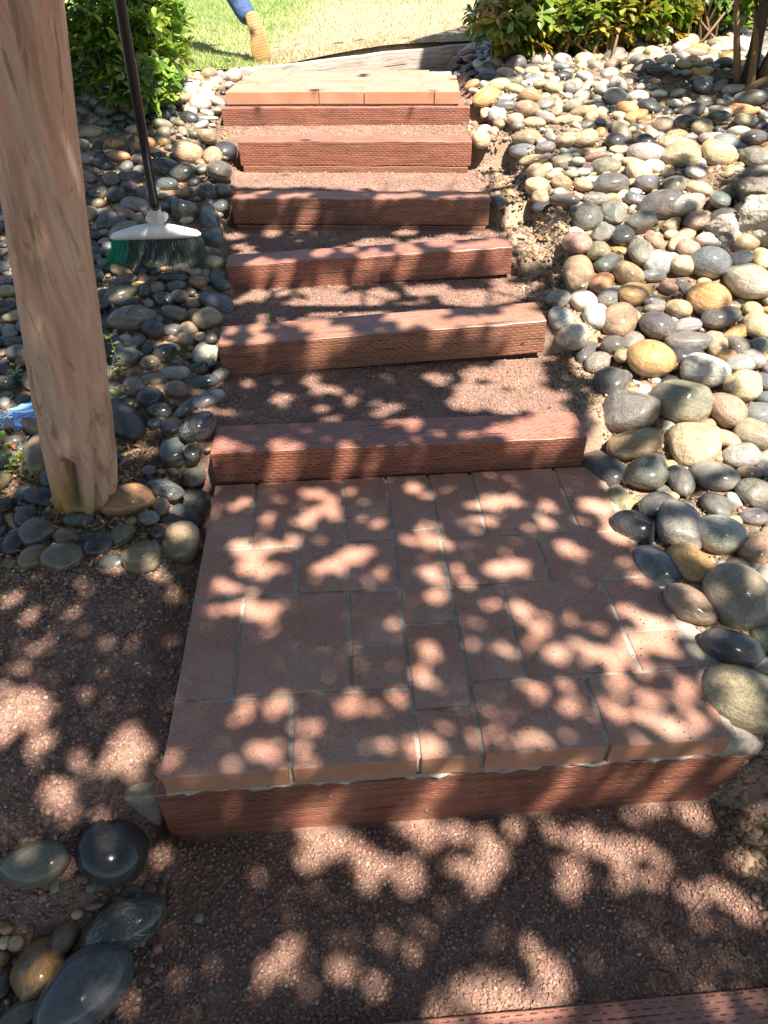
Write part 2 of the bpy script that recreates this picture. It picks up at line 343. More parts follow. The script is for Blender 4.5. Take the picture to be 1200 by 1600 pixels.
# ------------------------------------------------------------------ lawn
def build_lawn():
    xs = np.concatenate([np.linspace(-30, -4, 20), np.arange(-3.8, 3.0, .12), np.linspace(3.2, 30, 20)]); ys = np.concatenate([np.arange(0, 3.0, .1), np.linspace(3.2, 50, 30)])
    X, Y0 = np.meshgrid(xs, ys, indexing='ij'); Y = Y0+edge(X); Z = .742+.11*ss(-.2, 1.1, X)+.01*fbm(X, Y)
    Z = np.maximum(Z, H(X, Y, False)+.012)
    idx = np.arange(X.size).reshape(X.shape); F = np.stack([idx[:-1, :-1], idx[1:, :-1], idx[1:, 1:], idx[:-1, 1:]], -1).reshape(-1, 4)
    t = NT('lawn_turf'); v = t.coord(); f = t.noise(v, 1.1, 5, .7); g = t.noise(v, 45, 4, .7); a = t.n('Attribute', attribute_name='col'); sp = t.n('SeparateColor'); t.l(a.outputs['Color'], sp.inputs[0])
    green = t.mix(g, (.15, .20, .06), (.28, .31, .13)); dry = t.mix(g, (.20, .155, .095), (.35, .285, .19))
    ml = t.n('Math', operation='ADD'); t.l(t.mr(f, .3, .7, -.3, .3), ml.inputs[0]); t.l(sp.outputs[0], ml.inputs[1])
    mm = t.mr(ml.outputs[0], .35, .65, 0, 1); t.out(t.mix(mm, green, dry), .95, t.bump(g, .9, .02))
    me = np_mesh('lawn', np.stack([X, Y, Z], -1).reshape(-1, 3), F, np.repeat(dryness(X, Y).reshape(-1, 1), 3, 1))
    tag(finish('lawn', me, t.m, smooth=True), kind='structure', label='sunlit lawn with bare dry patches beyond the top landing')
    # blades
    n = 70000; x = rng.uniform(-3.2, 2.6, n); yd = rng.random(n)**1.5*7.0; y = yd+edge(x)
    dr = np.clip(dryness(x, y)+.5*fbm(x*1.3, y*1.3), 0, 1); keep = rng.random(n) > dr*.75; x, y, dr = x[keep], y[keep], dr[keep]; n = len(x)
    z = np.maximum(.742+.11*ss(-.2, 1.1, x)+.01*fbm(x, y), H(x, y, False)+.012)
    h = rng.uniform(.018, .05, n)*(1-.4*dr); a = rng.uniform(0, 2*PI, n); w = rng.uniform(.003, .006, n); le = rng.normal(0, .5, (n, 2))
    B = np.stack([x, y, z-.004], -1); D = np.stack([np.cos(a), np.sin(a), 0*a], -1)*w[:, None]
    T = B+np.concatenate([le*h[:, None], h[:, None]], 1)
    V = np.stack([B-D, B+D, T], 1).reshape(-1, 3); F = np.arange(3*n).reshape(-1, 3)
    c0 = np.array([.17, .25, .07]); c1 = np.array([.34, .28, .165]); k = np.clip(dr*1.2+rng.normal(0, .2, n), 0, 1)[:, None]
    c = (c0*(1-k)+c1*k)*rng.uniform(.7, 1.3, (n, 1))
    me = np_mesh('lawn_grass', V, F, np.repeat(c, 3, 0)); tag(finish('lawn_grass', me, M_GRASS), 'short patchy green and straw coloured grass behind the landing', 'grass', kind='stuff')
def edge(x): return edge_line(x)+.055
def dryness(x, y):
    px, py, _ = proj(np.stack([np.ravel(x), np.ravel(y), np.full(np.size(x), .8)], -1))
    d = ss(400, 540, px)*.75+.22+.42*ss(25, 85, py)*ss(300, 440, px)-.25*ss(45, 5, py)
    return np.clip(d, 0, 1).reshape(np.shape(x))
build_lawn()

# ------------------------------------------------------------------ timbers
def box_mesh(name, L, D, Hh, seg=40, bev=.006, wob=.0025, seed=0):
    """length along x from 0..L, y 0..D, z -Hh..0, gently uneven sides and worn edges"""
    bm = bmesh.new(); sy, sz = 6, 6
    bmesh.ops.create_cube(bm, size=1.0)
    for v in bm.verts: v.co = Vector(((v.co.x+.5)*L, (v.co.y+.5)*D, (v.co.z-.5)*Hh))
    bmesh.ops.bevel(bm, geom=list(bm.edges), offset=bev, segments=3, affect='EDGES', profile=.6)
    for i in range(1, seg):
        bmesh.ops.bisect_plane(bm, geom=list(bm.verts)+list(bm.edges)+list(bm.faces), plane_co=(L*i/seg, 0, 0), plane_no=(1, 0, 0))
    for v in bm.verts:
        x, y, z = v.co
        a = float(vnoise(x*5+seed*7.7, 1.3+seed)); b = float(vnoise(x*4+seed*3.1, 9.3)); c = float(vnoise(x*22+seed, y*9+z*7))
        v.co.z += wob*2*a+(c*wob*1.2 if z > -.02 else 0); v.co.y += wob*1.6*b+(c*wob if y < .02 else 0)
    me = bpy.data.meshes.new(name); bm.to_mesh(me); bm.free(); return me
def nail_head(parent, x, y, z):
    bm = bmesh.new(); tube(bm, [(x, y+.004, z), (x, y-.0025, z)], .0045, 10); o = bm_obj('nail_head', bm, M_NAIL, parent); return o
M_NAIL = simple('rusty_nail', (.22, .16, .13), .5, Metallic=.5)
TIMB = [  # xL, yL, xR, yR, ztop, height, depth, label, material, lower board
 (-.030, .012, 1.492, .010, -.088, .22, .12, 'reddish riser timber directly under the front edge of the paver landing', M_TIMBER, 0),
 (.004, 1.147, 1.328, 1.133, .121, .15, .175, 'widest timber step, standing at the back edge of the large paver landing', M_TIMBER, 0),
 (-.012, 1.714, 1.313, 1.738, .226, .14, .19, 'timber step second up from the pavers, with a dark knot at its right end', M_TIMBER_OLD, 0),
 (-.034, 2.352, 1.298, 2.366, .310, .13, .15, 'timber step third up from the pavers, in dappled shade right of the broom', M_TIMBER, 0),
 (-.056, 3.008, 1.278, 2.852, .441, .13, .15, 'dark shaded timber step fourth up from the pavers, over a thin lower board', M_TIMBER_OLD, 1),
 (-.060, 3.672, 1.285, 3.508, .572, .13, .15, 'bright timber step second from the top, with dark shadow stripes at left', M_TIMBER, 1),
 (-.195, 4.160, 1.350, 4.006, .662, .11, .19, 'topmost timber riser below the upper paver landing', M_TIMBER, 0),
 (-.25, -.585, 1.75, -.570, -.278, .14, .145, 'lowest timber step, cut by the bottom edge of the photo', M_TIMBER, 0)]
GT = 'timber step risers of the garden stairs'
for i, (xa, ya, xb, yb, zt, h, d, lab, mt, low) in enumerate(TIMB):
    L = math.hypot(xb-xa, yb-ya); rz = math.atan2(yb-ya, xb-xa)
    r = empty('step_timber', (xa, ya, zt), rz); tag(r, lab, 'timber', GT)
    tilt = {2: -.03, 3: -.03}.get(i, 0)
    b = finish('beam', box_mesh('beam', L, d, h, seed=i), mt, r, smooth=False); b.rotation_euler = (0, -tilt*-1 if tilt else 0, 0)
    if tilt: b.location.z = .018
    if low:
        lb = finish('lower_board', box_mesh('lower_board', L-.03, .05, .09, seed=i+20, bev=.003), M_TIMBER_OLD, r); lb.location = (.015, -.006, -h-.003)
    if i == 0:
        for x, z in ((.42, -.06), (.60, -.105), (.665, -.165), (.80, -.10), (1.10, -.12), (1.28, -.105), (.21, -.13)): nail_head(r, x, 0, z)
    if i == 2: 
        bm = bmesh.new(); tube(bm, [(1.235, .003, -.035), (1.235, -.0015, -.035)], .009, 12); bm_obj('knot', bm, M_TWIG, r)

# ------------------------------------------------------------------ paver landing
U = .1524
def paver_mesh(w, d, t, seed):
    bm = bmesh.new(); bmesh.ops.create_cube(bm, size=1.0)
    for v in bm.verts: v.co = Vector((v.co.x*w, v.co.y*d, v.co.z*t-t/2))
    bmesh.ops.bevel(bm, geom=list(bm.edges), offset=.004, segments=2, affect='EDGES', profile=.5)
    for ax, n, ln in ((0, 6, w), (1, 5, d)):
        for i in range(1, n):
            co = [0, 0, 0]; no = [0, 0, 0]; co[ax] = ln*(i/n-.5); no[ax] = 1
            bmesh.ops.bisect_plane(bm, geom=list(bm.verts)+list(bm.edges)+list(bm.faces), plane_co=co, plane_no=no)
    for v in bm.verts:
        x, y, z = v.co; q = float(vnoise(x*40+seed*3.3, y*40+z*31)); 
        if z > -.02: v.co.z += .0012*q
        v.co.x += .0016*q*(1 if abs(x) > w/2-.008 else 0); v.co.y += .0016*q*(1 if abs(y) > d/2-.008 else 0)
    me = bpy.data.meshes.new('paver'); bm.to_mesh(me); bm.free(); return me
_pm = {}
def pavers(parent, lst, t=.07, gap=.011, seed=0):
    for k, (x0, x1, y0, y1) in enumerate(lst):
        w, d = (x1-x0)-gap, (y1-y0)-gap; key = (round(w, 3), round(d, 3))
        if key not in _pm: _pm[key] = paver_mesh(w, d, t, len(_pm)+seed)
        o = bpy.data.objects.new('paver', _pm[key]); COL.objects.link(o); o.parent = parent
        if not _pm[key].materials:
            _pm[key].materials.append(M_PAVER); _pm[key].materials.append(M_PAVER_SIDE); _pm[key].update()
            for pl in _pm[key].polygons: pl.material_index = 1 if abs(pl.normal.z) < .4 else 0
        o.location = ((x0+x1)/2, (y0+y1)/2, random.uniform(-.0025, .0015)); o.rotation_euler = (random.gauss(0, .003), random.gauss(0, .003), random.gauss(0, .003))
def gy(px, py): return at_plane(px, py, 0)[1]
def at_plane(px, py, z):
    d = ray(px, py); return CAM+d*((z-CAM[2])/d[2])
y1 = .213; y2 = .569; y3 = gy(470, 851); yb = 1.132
land = empty('paver_landing', (.685, 0, 0)); tag(land, 'large landing of red concrete pavers in the foreground with pale mortar joints', 'paving')
G = lambda a, b, c, d: (a*U-.685, b*U-.685, c, d)
ys1 = gy(590, 1007); ysr3 = gy(572, 807)
c1, c2, c3, c4 = gy(705, 1106), gy(675, 973), gy(668, 917), gy(650, 826)
r1, r2, r3 = gy(920, 1054), gy(875, 907), gy(830, 835)
PL = [G(0, 2, 0, y1), G(2, 4, 0, y1), G(0, 1, y1, y2), G(1, 3, y1, y2), G(3, 4, y1, ys1), G(3, 4, ys1, y2), G(0, 2, y2, y3), G(2, 4, y2, y3),
      G(0, 1, y3, yb), G(1, 3, y3, yb), G(3, 4, y3, ysr3), G(3, 4, ysr3, yb),
      G(4, 5, 0, c1), G(4, 5, c1, c2), G(4, 5, c2, c3), G(4, 5, c3, c4), G(4, 5, c4, yb),
      G(5, 7, 0, r1), G(7, 9, 0, r1), G(5, 6, r1, r2), G(6, 8, r1, r2), G(8, 9, r1, gy(1010, 983)), G(8, 9, gy(1010, 983), r2), G(5, 7, r2, r3), G(7, 9, r2, r3),
      G(5, 6, r3, yb), G(6, 8, r3, yb), G(8, 9, r3, yb)]
pavers(land, PL)
def slab(name, pts, z0, z1, parent, mat, rough_amp=.004, res=.02):
    """mortar bed with an uneven top and irregular outline"""
    xs = np.arange(pts[0], pts[1]+1e-6, res); ys = np.arange(pts[2], pts[3]+1e-6, res)
    X, Y = np.meshgrid(xs, ys, indexing='ij'); Z = z1+rough_amp*fbm(X*25, Y*25, 3)
    n = X.size; idx = np.arange(n).reshape(X.shape); T = np.stack([X, Y, Z], -1).reshape(-1, 3); B = T.copy(); B[:, 2] = z0
    F = [np.stack([idx[:-1, :-1], idx[1:, :-1], idx[1:, 1:], idx[:-1, 1:]], -1).reshape(-1, 4)]
    for e, fl in ((idx[:, 0], 0), (idx[:, -1], 1), (idx[0, :], 1), (idx[-1, :], 0)):
        q = np.stack([e[:-1], e[:-1]+n, e[1:]+n, e[1:]], -1); F.append(q if fl == 0 else q[:, ::-1])
    return finish(name, np_mesh(name, np.concatenate([T, B]), np.concatenate(F)), mat, parent, smooth=False)
slab('mortar_bed', (-.68, .70, .016, 1.13), -.10, -.005, land, M_MORTAR, .004, .012)
# bead of mortar squeezed out between pavers and riser
bm = bmesh.new(); tube(bm, [(x, .014+.004*math.sin(x*31)+.003*math.sin(x*83), -.0775+.002*math.sin(x*47)) for x in np.linspace(-.68, .68, 80)], [.0075+.003*math.sin(x*23)*math.sin(x*7) for x in np.linspace(0, 9, 80)], 6); bm_obj('mortar_bead', bm, M_MORTAR, land)
# mortar haunching between the pavers and the stones on the right
def haunch():
    pts = []; xs = np.linspace(0, 1, 14); ys = np.linspace(.01, 1.13, 90)
    X = np.zeros((14, 90)); Y = X.copy(); Z = X.copy()
    for j, y in enumerate(ys):
        w = .10+.045*float(fbm(y*5, 3.))+.03*math.sin(y*4+1); 
        for i, s in enumerate(xs):
            X[i, j] = 9*U-.685-.002+s*w-.025*(s == 0)*0; Y[i, j] = y; Z[i, j] = -.012-.035*s**2+.008*float(fbm(X[i, j]*30, y*30)) 
    X[0] -= .004; idx = np.arange(X.size).reshape(X.shape); F = np.stack([idx[:-1, :-1], idx[1:, :-1], idx[1:, 1:], idx[:-1, 1:]], -1).reshape(-1, 4)
    V = np.stack([X, Y, Z], -1).reshape(-1, 3); n = len(V); B = V.copy(); B[:, 2] -= .08
    FF = [F, F[:, ::-1]+n]
    for e in (idx[:, 0], idx[::-1, -1], idx[0, ::-1], idx[-1, :]): FF.append(np.stack([e[:-1], e[:-1]+n, e[1:]+n, e[1:]], -1))
    o = finish('mortar_edge', np_mesh('mortar_edge', np.concatenate([V, B]), np.concatenate(FF)), M_MORTAR, land, smooth=True)
haunch()
# upper landing
rz = math.atan2(-.17, 1.47)
up = empty('paver_landing', (-.165, 4.205, .742), rz); tag(up, 'small sunlit landing of red pavers at the top of the steps', 'paving')
u = .1524; UL = []
for a, b in ((0, 3.85), (3.85, 5.7), (5.7, 8.55), (8.55, 9.6)): UL.append((a*u, b*u, 0, .19))
for a, b in ((0, 1), (1, 3), (3, 5), (5, 6), (6, 8), (8, 9.6)): UL.append((a*u, b*u, .19, .44))
for a, b in ((0, 2), (2, 4), (4, 6), (6, 8), (8, 9.6)): UL.append((a*u, b*u, .44, .64))
for a, b in ((.2, 2), (2, 3), (3, 5), (5, 7), (7, 8.4)): UL.append((a*u, b*u, .64, .86))
pavers(up, UL, gap=.005)
slab('mortar_bed', (.02, 9.5*u, .02, .84), -.08, -.006, up, M_MORTAR, .003, .03)
# buried concrete stub left of the front riser
p0 = at(150, 1262); 
r = empty('concrete_curb', (-.03, .02, -.115)); tag(r, 'short grey concrete curb stub poking from the gravel left of the front riser', 'curb')
me = box_mesh('slab', .22, .06, .16, seg=14, bev=.012, wob=.006, seed=33); b = finish('slab', me, M_MORTAR, r); b.location = (-.225, .0, 0); b.rotation_euler = (0, .12, .12)

# diagonal border timber behind the landing
A = np.array([-.14, 5.07]); B_ = np.array([1.98, 5.50]); L = np.linalg.norm(B_-A)
bt = finish('border_timber', box_mesh('border_timber', L, .10, .20, seed=41, wob=.004), M_BORDER); bt.location = (A[0], A[1], .748); bt.rotation_euler = (0, -.052, math.atan2(B_[1]-A[1], B_[0]-A[0]))
tag(bt, 'weathered grey timber edging running diagonally behind the top landing', 'edging')
#@@PART2
# ------------------------------------------------------------------ tree at the left: trunk, limbs, crown
def build_tree():
    root = empty('garden_tree', (-.41, 1.03, .02)); tag(root, 'smooth tan barked tree with pinkish peeling patches standing at the left', 'tree')
    ctrl = [  # z, axis x, axis y, radius
        (-.08, -.428, 1.05, .075), (.0, -.420, 1.05, .086), (.06, -.407, 1.04, .096), (.14, -.388, 1.035, .103), (.30, -.358, 1.02, .106), (.55, -.312, 1.01, .103), (.85, -.260, 1.0, .096), (1.17, -.205, 1.0, .089), (1.5, -.150, 1.0, .086), (2.0, -.07, 1.0, .083), (2.35, -.01, 1.0, .090)]
    c = np.array(ctrl); nz, na = 240, 84
    z = np.linspace(-.08, 2.35, nz); ax = np.interp(z, c[:, 0], c[:, 1]); ay = np.interp(z, c[:, 0], c[:, 2]); rr = np.interp(z, c[:, 0], c[:, 3])
    k = np.ones(9)/9; pad = lambda q: np.convolve(np.pad(q, 4, 'edge'), k, 'valid'); ax, ay, rr = pad(ax), pad(ay), pad(rr)
    th = np.linspace(0, 2*PI, na, endpoint=False); T, Zg = np.meshgrid(th, z)
    R = rr[:, None]*np.ones_like(T)
    low = ss(.9, .0, Zg)
    R *= 1+.035*np.cos(3*T+.9+1.2*Zg)+low*(.032*np.cos(5*T+1.1+.6*Zg)+.03*np.cos(9*T+2))+.012*np.cos(7*T+Zg*1.3)
    cx, cy = np.cos(T), np.sin(T)
    R += .006*fbm(cx*2.2+7, cy*2.2+Zg*1.5, 3)+.0035*fbm(cx*7+3, cy*7+Zg*4, 3)
    # bark plates: shallow steps where layers have peeled away
    pl = fbm(cx*1.7+13, cy*1.7+Zg*1.1+4, 4); R += .0055*ss(.02, .04, pl)+.004*ss(-.16, -.14, pl)
    dT = lambda a: (T-a+PI) % (2*PI)-PI
    # grooves running up the lower trunk and hollow with rotten wood at the base
    for a, w, d, zt in ((-.95, .11, .030, .80), (-.45, .08, .014, .5), (-2.35, .07, .010, 1.0), (-1.45, .05, .007, 1.1)): R -= d*np.exp(-(dT(a+.12*np.sin(Zg*3))/w)**2)*ss(zt, .1, Zg)
    hol = np.exp(-((dT(-1.72))/.30)**2)*ss(.30, .22, Zg)*ss(-.01, .07, Zg); R -= .048*hol
    scar = np.exp(-((dT(-1.85))/.2)**2)*ss(.46, .40, Zg)*ss(.18, .25, Zg); R -= .008*scar
    V = np.stack([ax[:, None]+R*cx, ay[:, None]+R*cy, Zg], -1)-np.array([-.41, 1.03, .02])
    yel = np.clip(ss(.22, .0, Zg+.07*np.cos(T*2+1.2)+.08*fbm(cx*3, cy*3+Zg*5))+.0*scar, 0, 1)
    col = np.stack([yel, np.clip(hol*1.3-.2, 0, 1)*.85, 0*yel], -1).reshape(-1, 3)
    idx = np.arange(nz*na).reshape(nz, na); n2 = np.roll(idx, -1, 1); F = np.stack([idx[:-1], n2[:-1], n2[1:], idx[1:]], -1).reshape(-1, 4)
    finish('trunk', np_mesh('trunk', V.reshape(-1, 3), F, col), M_BARK, root, smooth=True)
    # limbs from the fork up into the crown
    O = Vector((-.41, 1.03, .02)); r2 = random.Random(5); bm = bmesh.new(); tips = []
    fork = Vector((-.01, 1.0, 2.28))
    for ex, ey, ez, r0 in ((-1.5, 1.9, 4.2, .055), (-.9, 3.0, 4.6, .05), (3.2, 1.5, 4.7, .062), (3.4, .0, 4.8, .058), (1.7, -2.2, 4.9, .055), (-1.0, -.9, 4.3, .05)):
        e = Vector((ex, ey, ez)); pts = []; n = 12
        for i in range(n+1):
            s = i/n; p = fork.lerp(e, s); p.z = fork.z+(e.z-fork.z)*(s**.7); p += Vector((r2.gauss(0, .03), r2.gauss(0, .03), r2.gauss(0, .02)))*(i > 0); pts.append(p)
        tube(bm, [p-O for p in pts], [r0*(1-.72*i/n) for i in range(n+1)], 10)
        for j in (4, 6, 8, 9, 10, 11, 12):
            for q in range(2):
                d = Vector((r2.uniform(-1, 1), r2.uniform(-1, 1), r2.uniform(.1, .8))).normalized(); ln = r2.uniform(.4, .9); b = pts[j]
                tw = [b+d*ln*s+Vector((0, 0, .12*s*s)) + Vector((r2.gauss(0, .02), r2.gauss(0, .02), 0))*(s > 0) for s in (0, .25, .5, .75, 1)]
                tube(bm, [p-O for p in tw], [.012*(1-.75*s) for s in (0, .25, .5, .75, 1)], 6)
    bm_obj('limb', bm, M_BARK, root, smooth=True)
    return root
TREE = build_tree()

# light openings in the crown, read off the sunlit patches on the ground: (crop origin, crop scale, list of x, y, radius)
SP = [
((220, 730), 2.4, "365,140,35 515,125,25 475,198,32 605,140,22 650,100,45 700,115,35 670,165,50 730,170,40 600,205,30 500,65,45 540,70,30 730,55,35 1020,80,40 1110,90,25 1060,110,25 790,90,25 830,60,30 890,215,35 1060,225,35 380,290,45 470,300,50 560,290,38 400,330,45 400,380,42 480,385,48 440,345,50 290,435,35 350,460,35 420,470,30 320,530,45 420,530,45 470,560,42 470,630,36 400,520,28 500,520,22 790,330,55 720,370,50 680,385,35 640,205,25 830,320,35 900,400,35 860,440,25 1090,275,50 1010,270,30 1100,400,45 1110,480,48 990,440,18 1060,340,22 1040,555,22 940,580,22 830,625,18 650,520,14 655,655,14 940,630,20 1070,680,46 1100,700,40 1000,660,18 1070,790,50 970,870,44 650,860,28 780,900,50 740,880,30 860,895,40 820,850,18 520,890,48 400,905,40 470,940,26 340,950,42 330,995,30 480,1000,20 590,975,20 650,975,38 700,940,15 110,1105,32 590,1060,32 520,1040,28 450,1060,28 500,1090,36 400,1090,30 350,1130,30 630,1120,36 560,1150,30 890,1040,34 850,1050,25 980,1020,32 1040,1050,42 1080,1060,38 1130,980,30 1150,440,20 130,1180,25"),
((650, 730), 2.18, "60,360,30 75,440,38 255,465,35 150,370,36 180,400,25 170,270,22 50,250,38 100,265,25 290,120,46 240,115,30 340,120,30 450,130,38 190,130,28 190,180,28 250,180,28 200,215,28 390,210,28 450,195,32 420,170,25 330,340,46 270,350,40 295,285,25 350,330,30 540,285,34 500,260,25 720,320,25 560,180,25 640,160,36 600,130,45 660,190,28 370,500,46 350,470,35 430,540,35 400,580,35 380,600,25 480,630,52 560,600,35 640,630,46 600,640,40 530,520,25 700,640,32 720,480,38 770,510,42 690,490,28 620,550,32 560,560,25 800,600,32 860,620,32 740,610,28 870,550,38 920,560,46 900,640,28 280,620,36 190,605,24 30,720,48 190,530,25 410,765,42 510,740,36 520,820,42 600,845,32 650,820,28 690,840,32 740,850,22 250,830,30 330,830,22 380,930,42 440,940,38 270,910,28 520,920,28 910,900,42 870,780,28 940,860,26 1000,930,40 780,940,32 60,940,38 210,930,25 940,740,22"),
((400, 1150), 1.5, "130,270,45 105,300,28 180,240,28 15,340,18 250,290,38 260,330,34 300,310,35 360,330,42 350,300,30 380,240,38 450,230,28 470,300,28 540,250,38 530,320,46 580,220,28 550,280,34 640,230,22 690,240,20 740,320,36 725,370,24 760,240,38 800,260,42 850,280,42 860,310,34 930,280,38 920,330,24 980,190,36 850,195,28 1010,370,34 1080,370,42 1130,390,28 1160,420,28 1140,290,28 1155,310,24 1045,440,22 1160,230,18 560,475,26 645,495,28 395,463,20 310,480,22 195,485,16 200,550,32 25,550,34 75,510,26 70,460,16 110,500,14 80,560,22 120,590,18 270,600,24 375,540,14 500,600,42 560,600,34 600,600,30 690,570,44 640,640,34 540,650,38 1000,500,18 1075,520,16 1125,530,20 415,660,30 600,650,36 700,650,26 1065,630,22 1145,600,24 1100,590,12"),
((0, 850), 3.43, "60,310,58 120,260,28 175,380,48 180,420,42 455,290,46 450,240,34 390,380,38 280,400,24 215,565,60 180,580,42 300,500,38 110,520,32 570,525,48 280,620,28 150,660,46 100,670,28 460,790,42 560,870,46 930,280,46 870,180,46 800,150,60 60,900,140 180,870,120 40,1000,100 240,860,70 30,780,50 240,1050,76 200,1100,58 200,1180,58 690,1050,105 620,1150,95 760,1130,86 720,1200,68 560,1170,58 420,1160,66 460,1220,48 300,1290,66 320,1370,84 370,1430,56 540,1470,46 350,1480,46 590,1250,36"),
((300, 350), 2.0, "100,690,33 110,715,28 770,658,22 690,627,38 630,625,28 1060,640,76 960,650,48 1150,620,60 1000,670,38 850,680,30 1120,600,60 170,500,28 100,590,26 270,550,36 375,490,33 400,520,38 450,520,28 500,550,28 400,575,26 440,610,28 610,580,42 580,560,24 750,480,33 770,495,24 900,470,56 900,540,76 1000,560,76 1080,570,60 960,480,46 860,560,56 1100,540,46 300,320,33 370,345,40 430,370,46 600,318,26 650,355,26 740,340,56 800,350,46 860,350,46 930,340,46 1000,320,56 1060,350,40 200,345,36 120,350,28 200,225,48 150,240,28 280,215,28 320,245,28 400,240,56 500,235,56 540,250,56 600,230,46 580,215,38 350,270,28 420,280,38 470,290,46 700,260,56 760,270,46 820,240,56 880,220,56 950,215,56 860,270,46 750,300,46 920,260,38 1000,300,38 720,215,28 170,100,46 400,120,46 480,110,36 560,120,28 650,115,46 760,100,46 850,115,56 920,105,46 200,115,22 970,110,38 130,40,38 250,30,36 350,15,28 540,60,56 620,60,46 720,60,56 800,50,56 880,50,56 920,30,46 160,75,36 450,75,28 670,30,36 950,70,38"),
((0, 0), 1.0, "490,1285,22 520,1258,14 460,1270,12 690,1225,20 672,1255,20 658,1285,20 365,1265,9 895,1215,16 860,1250,14 960,1225,12 1000,1215,12 1060,1215,22 1040,1240,20 1110,1195,12 430,708,12 430,735,12 452,720,12 340,720,14 380,725,8 530,715,10 790,705,16 830,700,20 860,695,20 640,705,8 400,560,14 495,560,18 520,555,14 665,550,12 760,545,14 790,545,16 830,540,14 400,430,18 440,440,10 570,430,16 590,430,12 630,430,14 700,425,8 770,425,18 380,330,12 447,325,12 588,330,12 610,325,12 670,330,12 700,325,10 720,325,8 740,325,8 755,325,6 190,880,22 60,480,26 30,420,20 20,300,18 200,270,16 255,300,22 300,255,26 330,275,22 265,235,24 345,260,18 340,330,14 230,335,12 180,345,10 210,430,14 255,420,10 320,495,18 300,520,16 325,555,18 345,570,14 240,570,14 200,555,16 270,665,10 235,705,12 320,640,16 245,620,10 215,700,12 180,660,12 300,740,12 280,845,22 200,780,24 55,700,14 20,690,14 60,600,10 135,800,14 170,755,14 110,745,16 20,500,14 45,560,10 35,645,16 60,345,22 215,295,12 165,310,14 255,455,10 225,470,12 185,515,8 290,455,8 350,440,8 930,700,26 960,650,50 970,730,14 1010,760,26 940,770,18 1060,780,24 1000,720,16 1080,880,26 1055,940,20 1130,900,22 1160,920,14 1180,830,30 1100,800,30 1150,780,40 1075,710,60 1110,670,60 1160,700,50 1045,1000,14 1110,1110,20 1160,1080,16 1120,1200,14 1180,1270,18 1150,1230,10 60,1520,16 45,1330,16 170,1310,16 100,1350,14 20,1460,14 170,1560,14 250,1340,12 1040,840,26 985,800,16 1150,1000,18 90,830,10 150,850,8 680,300,8 410,310,14 470,330,12 640,316,18 560,300,10 730,320,12 700,312,14"),
]
